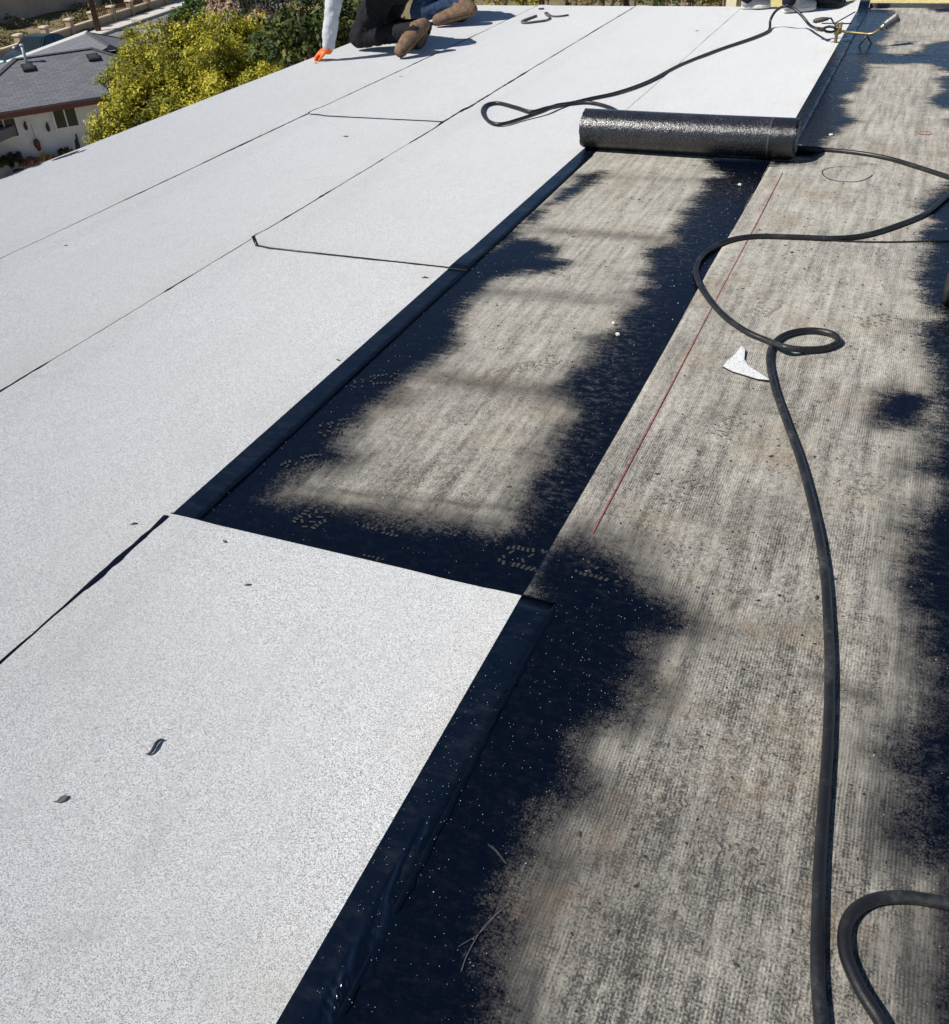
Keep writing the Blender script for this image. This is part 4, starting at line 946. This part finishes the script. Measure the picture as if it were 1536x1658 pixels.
# ------------------------------------------------------------------ neighbour's house
SH = m_shingle(); FAS = plain('brown_fascia', (.15,.055,.04), .7, .2); WFR = plain('white_window_frame', (.80,.80,.78), .5, .05); GLZ = plain('dark_window_glass', (.02,.03,.028), .07, .3, 2, 0, 60, .7); RC = plain('ridge_cap', (.07,.072,.08), .9, .3, 9)
def house():
    root = empty('shingled_house', hp(3,3,GL), 'single-storey house with grey shingle hip roof and pale stucco wall', 'house')
    ez, rz_ = -6.6, -5.34
    u0, u1, n1 = -2.0, 7.9, 6.8; ru0, ru1, rn = 1.43, 4.53, 3.4
    wu0, wu1, wn, wru, wrn = 1.9, 8.6, 11.6, 5.3, 8.0
    def roofpart(faces, name='roof'):
        mb = MB()
        for f in faces:
            mb.add([hp(*p) for p in f]+[hp(p[0],p[1],p[2]-.12) for p in f], [tuple(range(len(f))), tuple(range(2*len(f)-1, len(f)-1, -1))]+[(i,(i+1)%len(f),(i+1)%len(f)+len(f),i+len(f)) for i in range(len(f))])
        o = mb.build(name, SH, root, False); recalc(o); return o
    rf = roofpart([[(u0,0,ez),(u1,0,ez),(ru1,rn,rz_),(ru0,rn,rz_)], [(u1,n1,ez),(u0,n1,ez),(ru0,rn,rz_),(ru1,rn,rz_)], [(u0,n1,ez),(u0,0,ez),(ru0,rn,rz_)], [(u1,0,ez),(u1,n1,ez),(ru1,rn,rz_)]])
    rw = roofpart([[(wu0,rn,ez),(wru,rn,rz_+.01),(wru,wrn,rz_+.01),(wu0,wn,ez)], [(wu1,rn,ez),(wu1,wn,ez),(wru,wrn,rz_+.01),(wru,rn,rz_+.01)], [(wu0,wn,ez),(wru,wrn,rz_+.01),(wu1,wn,ez)]])
    for a, b, par in (((ru0,rn,rz_),(ru1,rn,rz_),rf),((u0,0,ez),(ru0,rn,rz_),rf),((u1,0,ez),(ru1,rn,rz_),rf),((wru,rn,rz_),(wru,wrn,rz_),rw),((wru,wrn,rz_),(wu1,wn,ez),rw)):
        A_, B_ = hp(*a), hp(*b); mb = MB(); k = 26
        for i in range(k):
            p, q = A_.lerp(B_, i/k), A_.lerp(B_, (i+1.2)/k); d = (q-p).normalized(); s = d.cross(Vector((0,0,1))).normalized()*.13
            lift = Vector((0,0,.045)); lo = Vector((0,0,.012))
            mb.add([p-s+lo*.2, p+lift*.7, p+s+lo*.2, q-s+lo, q+lift, q+s+lo], [(0,1,4,3),(1,2,5,4)])
        mb.build('ridge_caps', RC, par, False)
    # white fascia on the far rake of the wing
    A_, B_ = hp(wu0,wn,ez-.02), hp(wru,wrn,rz_-.0); mb = MB(); mb.tube([A_+Vector((0,0,.05)), B_+Vector((0,0,.05))], .075, 4); mb.build('fascia', WFR, root, False)
    A_, B_ = hp(wu0,rn+3.8,ez), hp(wu0,wn,ez); mb = MB(); mb.tube([A_, B_], .08, 4); mb.build('fascia', WFR, root, False)
    c = hp((u0+u1)/2, -.02, ez-.16); mb = MB(); mb.box(c, (u1-u0+.02,.05,.2), math.atan2(HU.y,HU.x)); mb.build('fascia', FAS, root, False)
    rz = math.atan2(HU.y,HU.x)
    c = hp((u0+u1)/2, (.55+n1-.5)/2, (ez-.2+GL-.3)/2); mb = MB(); mb.box(c, (u1-u0-1.0, n1-1.05, ez-.13-GL+.3), rz); mb.build('wall', STUC, root, False)
    c = hp((wu0+wu1)/2, (n1+wn-.5)/2-.5, (ez+GL)/2); mb = MB(); mb.box(c, (wu1-wu0-1.0, wn-n1+.4, ez-.14-GL), rz); mb.build('wall', STUC, root, False)
    def window(uc, zc, w_, h_):
        f = MB()
        for du, dz, sx, sz in ((0,h_/2,w_+.12,.07),(0,-h_/2,w_+.12,.07),(-w_/2,0,.07,h_-.07),(w_/2,0,.07,h_-.07),(0,0,.05,h_-.07)): f.box(hp(uc+du,.515,zc+dz), (sx,.08,sz), rz)
        fr = f.build('window', WFR, root, False)
        for s in (-1,1):
            m = MB(); m.box(hp(uc+s*w_/4,.53,zc), (w_/2-.06,.03,h_-.07), rz); m.build('pane', GLZ, fr, False)
    HW = (HO+HN*.55)
    def wall_uz(px, py):      # where the sight line meets the front wall
        d = RM @ np.array([px-CX, py-CY, F]); d = Vector(d); o_ = Vector((0,0,CAMZ)); t = (HW-o_).dot(HN)/d.dot(HN); p = o_+d*t; return (p-HO).dot(HU), p.z
    u_, z_ = wall_uz(106,191); window(u_, z_, .92, .74); u_, z_ = wall_uz(8,208); window(u_, z_, .92, .74)
    DKO = plain('dark_wall_ornament', (.06,.05,.045), .7, .4, 20)
    for px in ((41,205),(77,207)):
        u_, z_ = wall_uz(*px); mb = MB(); p = hp(u_,.50,z_); mb.ball(p, (.10,.04,.15), n=10); mb.ball(p+Vector((.03,0,.14)), (.06,.03,.08), n=8); tag(mb.build('wall_ornament', DKO), 'dark ornament hung on the stucco wall '+('beside the left pane edge of the cropped window' if px[0] < 50 else 'just below the twin-pane window'), 'ornament')
    def slope(u, n, dz=0): return hp(u, n, ez+(rz_-ez)*n/rn+dz)
    def uvn(px, py):          # where the sight line meets the front roof slope
        d = Vector(RM @ np.array([px-CX, py-CY, F])); o_ = Vector((0,0,CAMZ)); nn = Vector((0,0,1))*rn-HN*(rz_-ez); p0 = hp(0,0,ez); t = (p0-o_).dot(nn)/d.dot(nn); p = o_+d*t; return (p-HO).dot(HU), (p-HO).dot(HN)
    rot = Matrix.Rotation(rz,4,'Z') @ Matrix.Rotation(math.atan2(rz_-ez, rn),4,'X')
    for px in ((46,112),(151.5,95.5)):
        u_, n_ = uvn(*px); m = MB(); m.box(slope(u_,n_,.06), (.46,.46,.10), M=rot); m.build('roof_vent', plain('black_vent', (.02,.02,.022), .6, .2), root, False)
        m = MB(); m.box(slope(u_,n_,.118), (.30,.30,.012), M=rot); m.build('roof_vent_top', plain('black_vent_top', (.05,.05,.056), .5, .2), root, False)
    u_, n_ = uvn(43,101); p = slope(u_,n_); m = MB(); m.tube([p-Vector((0,0,.05)), p+Vector((0,0,.62))], .06, 10); m.tube([p+Vector((0,0,.6)), p+Vector((0,0,.68))], .085, 10); m.build('vent_pipe', plain('galvanised_pipe', (.42,.43,.45), .5, .2), root)
    u_, n_ = uvn(191,83); p = hp(6.3, 3.6, -5.72); m = MB(); m.tube([p-Vector((0,0,.2)), p+Vector((0,0,.18))], .11, 12); m.ball(p+Vector((0,0,.22)), (.15,.15,.09), n=12); m.build('vent_cap', plain('pale_vent_cap', (.5,.5,.5), .5, .2), root)
    return wall_uz
wall_uz = house()

# ------------------------------------------------------------------ yellow house beyond the far edge
def yellow_house():
    YB = 13.2; YT = -.33; d = RM @ np.array([1178-CX, 4-CY, F]); x0 = d[0]*YB/d[1]; x1 = x0+13
    root = empty('yellow_house', ((x0+x1)/2, YB+4, GL), 'pale yellow stucco house wall just beyond the far roof edge', 'house')
    m = MB(); m.box(((x0+x1)/2, YB+4, (GL+YT)/2-.2), (13, 8, YT-GL+.4)); m.build('wall', YEL, root, False)
    m = MB(); m.box((x0+.05, YB-.02, (GL+YT)/2), (.12,.06,YT-GL)); m.build('corner_trim', plain('cream_trim', (.78,.70,.5), .8, .05), root, False)
    m = MB(); m.box(((x0+x1)/2, YB+4, YT+.06), (13.1, 8.1, .12)); m.build('roof', DECKM, root, False)
    m = MB(); m.box((x0+6, YB-.02, -3.0), (1.5,.08,1.2)); f = m.build('window', WFR, root, False); m = MB(); m.box((x0+6, YB-.05, -3.0), (1.3,.05,1.0)); m.build('pane', GLZ, f, False)
yellow_house()

# ------------------------------------------------------------------ plants
def leaves(blobs, n, size, seed, clump=.16, per=26, up=.5):
    r = np.random.default_rng(seed); V = []; T = []
    wts = np.array([b[1][0]*b[1][1]+b[1][1]*b[1][2]+b[1][0]*b[1][2] for b in blobs]); wts /= wts.sum()
    nc = max(1, n//per)
    for _ in range(nc):
        b = blobs[r.choice(len(blobs), p=wts)]; d = r.normal(size=3); d /= np.linalg.norm(d)
        if d[2] < -.3: d[2] *= -.6
        rad = r.uniform(.6, 1.06)**.6*(1+.10*math.sin(d[0]*7+seed)*math.sin(d[1]*6+d[2]*5)); c = np.array(b[0])+d*np.array(b[1])*rad
        tone = np.clip(r.normal(.5, .22), 0, 1); cs = clump*r.uniform(.6, 1.4)
        od = r.normal(size=(per, 3)); od /= np.linalg.norm(od, axis=1)[:,None]; off = od*cs*r.uniform(.45, 1.0, (per, 1))*np.array([1,1,.85]); pos = c+off
        nrm = d*.3+od*.8+r.normal(size=(per, 3))*.5+np.array([0,0,up]); nrm /= np.linalg.norm(nrm, axis=1)[:,None]
        t = np.cross(nrm, r.normal(size=(per, 3))); t /= np.linalg.norm(t, axis=1)[:,None]; bb = np.cross(nrm, t)
        s = size*r.uniform(.6, 1.4, (per, 1))
        q = np.stack([pos-t*s, pos-bb*s*.55+nrm*s*.15, pos+t*s, pos+bb*s*.55+nrm*s*.15], 1); V.append(q.reshape(-1, 3))
        T.append(np.repeat(np.clip(tone+r.normal(0, .13, per), 0, 1), 4))
    V = np.concatenate(V); T = np.concatenate(T)
    return V, T
def foliage(name, mat, parent, *a, **k):
    V, T = leaves(*a, **k); off = parent_origin(parent); V = V-np.array(off); n = len(V)
    me = bpy.data.meshes.new(name); me.vertices.add(n); me.vertices.foreach_set('co', V.ravel())
    me.loops.add(n); me.loops.foreach_set('vertex_index', np.arange(n)); me.polygons.add(n//4); me.polygons.foreach_set('loop_start', np.arange(0, n, 4)); me.polygons.foreach_set('loop_total', np.full(n//4, 4))
    me.update(calc_edges=True); at_ = me.attributes.new('tint', 'FLOAT', 'POINT'); at_.data.foreach_set('value', T); me.materials.append(mat)
    return link(bpy.data.objects.new(name, me), parent)
BARK = plain('grey_brown_bark', (.10,.075,.055), .9, .4, 12)
F_YEL = m_foliage('yellow_green_leaves', [(.05,.06,.010),(.20,.205,.02),(.42,.38,.03),(.62,.53,.06)]); F_GRN = m_foliage('glossy_green_leaves', [(.012,.025,.008),(.04,.07,.015),(.09,.11,.025),(.22,.2,.06)])
F_PINK = m_foliage('pale_pink_bracts', [(.05,.05,.025),(.22,.14,.09),(.46,.31,.22),(.62,.48,.36)]); F_GRY = m_foliage('grey_green_leaves', [(.02,.022,.016),(.05,.055,.04),(.10,.10,.075)]); F_RED = m_foliage('russet_twigs', [(.03,.02,.015),(.10,.06,.045),(.22,.13,.09)])
F_MID = m_foliage('mid_green_leaves', [(.02,.04,.01),(.06,.10,.02),(.12,.16,.03)]); F_DRY = m_foliage('dry_grass', [(.08,.075,.03),(.22,.18,.08),(.40,.32,.18)]); F_OLV = m_foliage('olive_leaves', [(.03,.035,.012),(.12,.11,.03),(.26,.21,.05)])
def bush(name, label, cat, mat, blobs, n, size, seed, group=None, clump=.16, up=.5, limbs=5, per=26):
    lo = min(blobs, key=lambda b: b[0][2]-b[1][2]); bx = sum(b[0][0] for b in blobs)/len(blobs); by = sum(b[0][1] for b in blobs)/len(blobs); g = gz(bx, by)
    root = empty(name, (bx, by, g), label, cat, group)
    top = max(b[0][2] for b in blobs); m = MB(); h = top-g
    m.tube(catmull([(bx,by,g-.2), (bx+.05,by,g+h*.3), (bx-.05,by+.05,g+h*.6), (bx,by,top)], 4), [max(.02, .016*h*(1-.06*i)) for i in range(13)], 10)
    for i in range(limbs):
        b = blobs[i % len(blobs)]; a = 2*math.pi*i/limbs; e = Vector(b[0])+Vector((b[1][0]*.7*math.cos(a), b[1][1]*.7*math.sin(a), b[1][2]*random.uniform(.0,.7)))
        s = Vector((bx,by,g+h*random.uniform(.3,.6))); m.tube(catmull([s, s.lerp(e,.5)+Vector((0,0,.1*h)), e], 4), [max(.008,.009*h*(1-.1*i_)) for i_ in range(9)], 7)
    m.build('trunk', BARK, root); foliage('crown', mat, root, blobs, n, size, seed, clump=clump, up=up, per=per); return root
def blob(px, py, dist, rx, rz=None, ry=None): return (tuple(atd(px, py, dist)), (rx, ry or rx, rz or rx))
bush('bushy_tree', 'rounded bushy tree covered in yellow-green leaves beside the shingled house', 'tree', F_YEL,
  [blob(310,165,17.5,1.4,1.2),blob(350,115,17.8,1.0,.8),blob(228,215,17,.62,.7),blob(415,120,17.5,.75,.75),blob(285,112,18.2,.62,.5),blob(380,200,16.5,1.1,1.2),blob(250,155,17.6,.55,.5),blob(180,228,16.8,.3,.35),blob(365,65,18,.5,.35),blob(235,120,18,.3,.3)], 130000, .025, 3, clump=.165, per=110)
bush('leafy_shrub', 'dark glossy leafy shrub right behind the orange glove', 'shrub', F_GRN, [blob(500,75,12,.42,.55),blob(462,85,12.4,.42,.42),blob(540,55,12.3,.4,.5),blob(590,60,12.5,.45,.5)], 7000, .032, 5, clump=.1)
bush('flowering_shrub', 'pale pinkish flowering shrub behind the yellow-green tree', 'shrub', F_PINK, [blob(388,15,25,.7,.55),blob(360,-12,25.5,.6,.5)], 4500, .05, 6, clump=.14)
bush('flowering_shrub', 'smaller pale pinkish shrub below the dark grey-green bush', 'shrub', F_PINK, [blob(428,42,21,.32,.3)], 1500, .04, 7, clump=.12)
bush('grey_bush', 'dark grey-green twiggy bush between the pale pinkish shrubs', 'shrub', F_GRY, [blob(448,22,23,.55,.6),blob(425,-5,24,.6,.5)], 4200, .035, 8)
bush('russet_bush', 'russet twiggy bush behind the white sleeve', 'shrub', F_RED, [blob(505,5,20,.5,.5),blob(535,-15,21,.6,.5),blob(585,-15,21,.5,.4)], 3600, .035, 9)
bush('green_bush', 'mid green bush at the street side of the yellow-green tree', 'shrub', F_MID, [blob(318,32,27,.7,.4),blob(345,-2,29,.75,.4)], 3500, .05, 10)
bush('green_bush', 'small mid green bush beside the pale pinkish flowering shrub', 'shrub', F_MID, [blob(412,22,24.5,.3,.35)], 1200, .05, 11)
bush('olive_bush', 'low olive bush at the road edge above the tree top', 'shrub', F_PINK, [blob(286,56,26,.3,.2)], 900, .05, 12)
for i, (px, py, ds, rx, rz, mt, lb) in enumerate([(785,-4,22,.7,.3,F_DRY,'dry straw-coloured bush beyond the far edge beside the kneeling worker'),(832,0,24,.6,.28,F_YEL,'yellow flowering bush beyond the far edge above the bent strap'),(862,-8,30,.5,.5,F_GRY,'dark grey bush just right of the yellow flowering bush'),(905,-6,24,.6,.3,F_DRY,'dry straw bush beyond the far edge right of the bent strap'),(962,-4,23,.65,.3,F_DRY,'pale straw bush between the dry bush and the olive bush'),(1000,-8,24,.6,.35,F_OLV,'olive bush beyond the far roof edge over the long seam'),(1048,-8,25,.7,.35,F_GRY,'grey-green bush between the olive bush and the leafy green one'),(1105,-4,22,.6,.3,F_MID,'leafy mid green bush beyond the far roof edge'),(1155,-4,21,.5,.3,F_OLV,'olive bush against the corner of the yellow house')]):
    bush('far_bush', lb, 'shrub', mt, [blob(px,py,ds,rx,rz),blob(px+25,py-10,ds+1,rx*.9,rz)], 2200, .035, 30+i, clump=.12, limbs=4)
# dry growth on the bank behind the garden wall
def bank():
    r = np.random.default_rng(5); bl_ = []
    for _ in range(210):
        l = r.uniform(-6, 30); s = -r.uniform(.5, 9); p = W0+WE*l+WM*s; bl_.append(((p.x, p.y, gz(p.x, p.y)+.1), (.45, .45, .28)))
    g = bl_[::2]; d = bl_[1::2]
    o = foliage('bank_grass', F_DRY, None, d, 15000, .07, 21, clump=.3); tag(o, 'dry straw-coloured grass covering the bank behind the garden wall', 'grass', kind='stuff')
    o = foliage('bank_weeds', F_MID, None, [b for b in g if (Vector(b[0])-W0).dot(WE) < 9], 6000, .07, 22, clump=.3); tag(o, 'green weeds patching the bank behind the garden wall', 'weeds', kind='stuff')
bank()
# potted plants along the house wall
def pot(px, py, r, h, potc, mat, ph, label, n=500, size=.05, tall=False):
    u_, z_ = wall_uz(px, py); p = hp(u_, .05, GL); root = empty('potted_plant', p, label, 'potted plant')
    m = MB(); m.tube([p, p+Vector((0,0,h*.9)), p+Vector((0,0,h*.9)), p+Vector((0,0,h)), p+Vector((0,0,h-.03))], [r*.7,r,r*1.12,r*1.12,r*.9], 16); autosmooth(m.build('pot', plain('pot_glaze', potc, .5, .2), root))
    if tall:
        m = MB()
        for k in range(3):
            a = k*2.1; t = p+Vector((.08*math.cos(a),.08*math.sin(a),h)); e = t+Vector((.12*math.cos(a),.12*math.sin(a),ph*(1-.25*k))); m.tube([t, t.lerp(e,.5), e], [.06,.075,.03], 8)
        m.build('stem', mat, root)
    else: foliage('foliage', mat, root, [((p.x,p.y,p.z+h+ph*.45), (r*1.5,r*1.5,ph*.5))], n, size, int(px)+77, clump=.12)
pot(8,265,.16,.35,(.30,.10,.05),F_GRN,.9,'tall dark plant in a terracotta pot under the cropped window',500,.06)
pot(24,262,.2,.5,(.03,.03,.035),F_GRY,.8,'grey-leaved plant in a black pot near the cropped window',500,.05)
pot(46,268,.22,.4,(.05,.05,.05),m_foliage('coral_leaves',[(.25,.07,.05),(.5,.18,.13),(.65,.32,.25)]),.5,'coral-leaved plant in a low dark pot by the wall',420,.06)
pot(70,262,.25,.35,(.30,.16,.08),m_foliage('yellow_orange_leaves',[(.4,.15,.05),(.6,.35,.1),(.7,.55,.25)]),.6,'yellow and orange plant in a wide brown pot',420,.06)
pot(88,255,.18,.35,(.3,.2,.16),m_foliage('pale_red_leaves',[(.25,.06,.05),(.5,.2,.16),(.5,.4,.3)]),.5,'reddish plant in a pale pot beside the tall cactus',300,.05)
pot(101,250,.18,.4,(.16,.2,.3),F_GRN,.7,'dark leafy plant in a blue-grey pot below the twin-pane window',420,.05)
pot(122,245,.2,.4,(.28,.2,.1),plain('cactus_green', (.045,.055,.03), .8, .3),1.1,'tall branching cactus in a brown pot by the house corner',tall=True)
u_, z_ = wall_uz(59,232); p = hp(u_, .4, z_); m = MB(); m.tube([p+Vector((0,0,.16)), p+Vector((0,0,.75))], .008, 6); m.ball(p, (.13,.13,.2), n=12); m.ball(p+Vector((.02,0,-.16)), (.09,.09,.12), n=10)
tag(m.build('hanging_lantern', plain('dark_red_glaze', (.16,.03,.03), .4, .3)), 'dark red lantern hanging by a rod against the stucco wall', 'lantern')
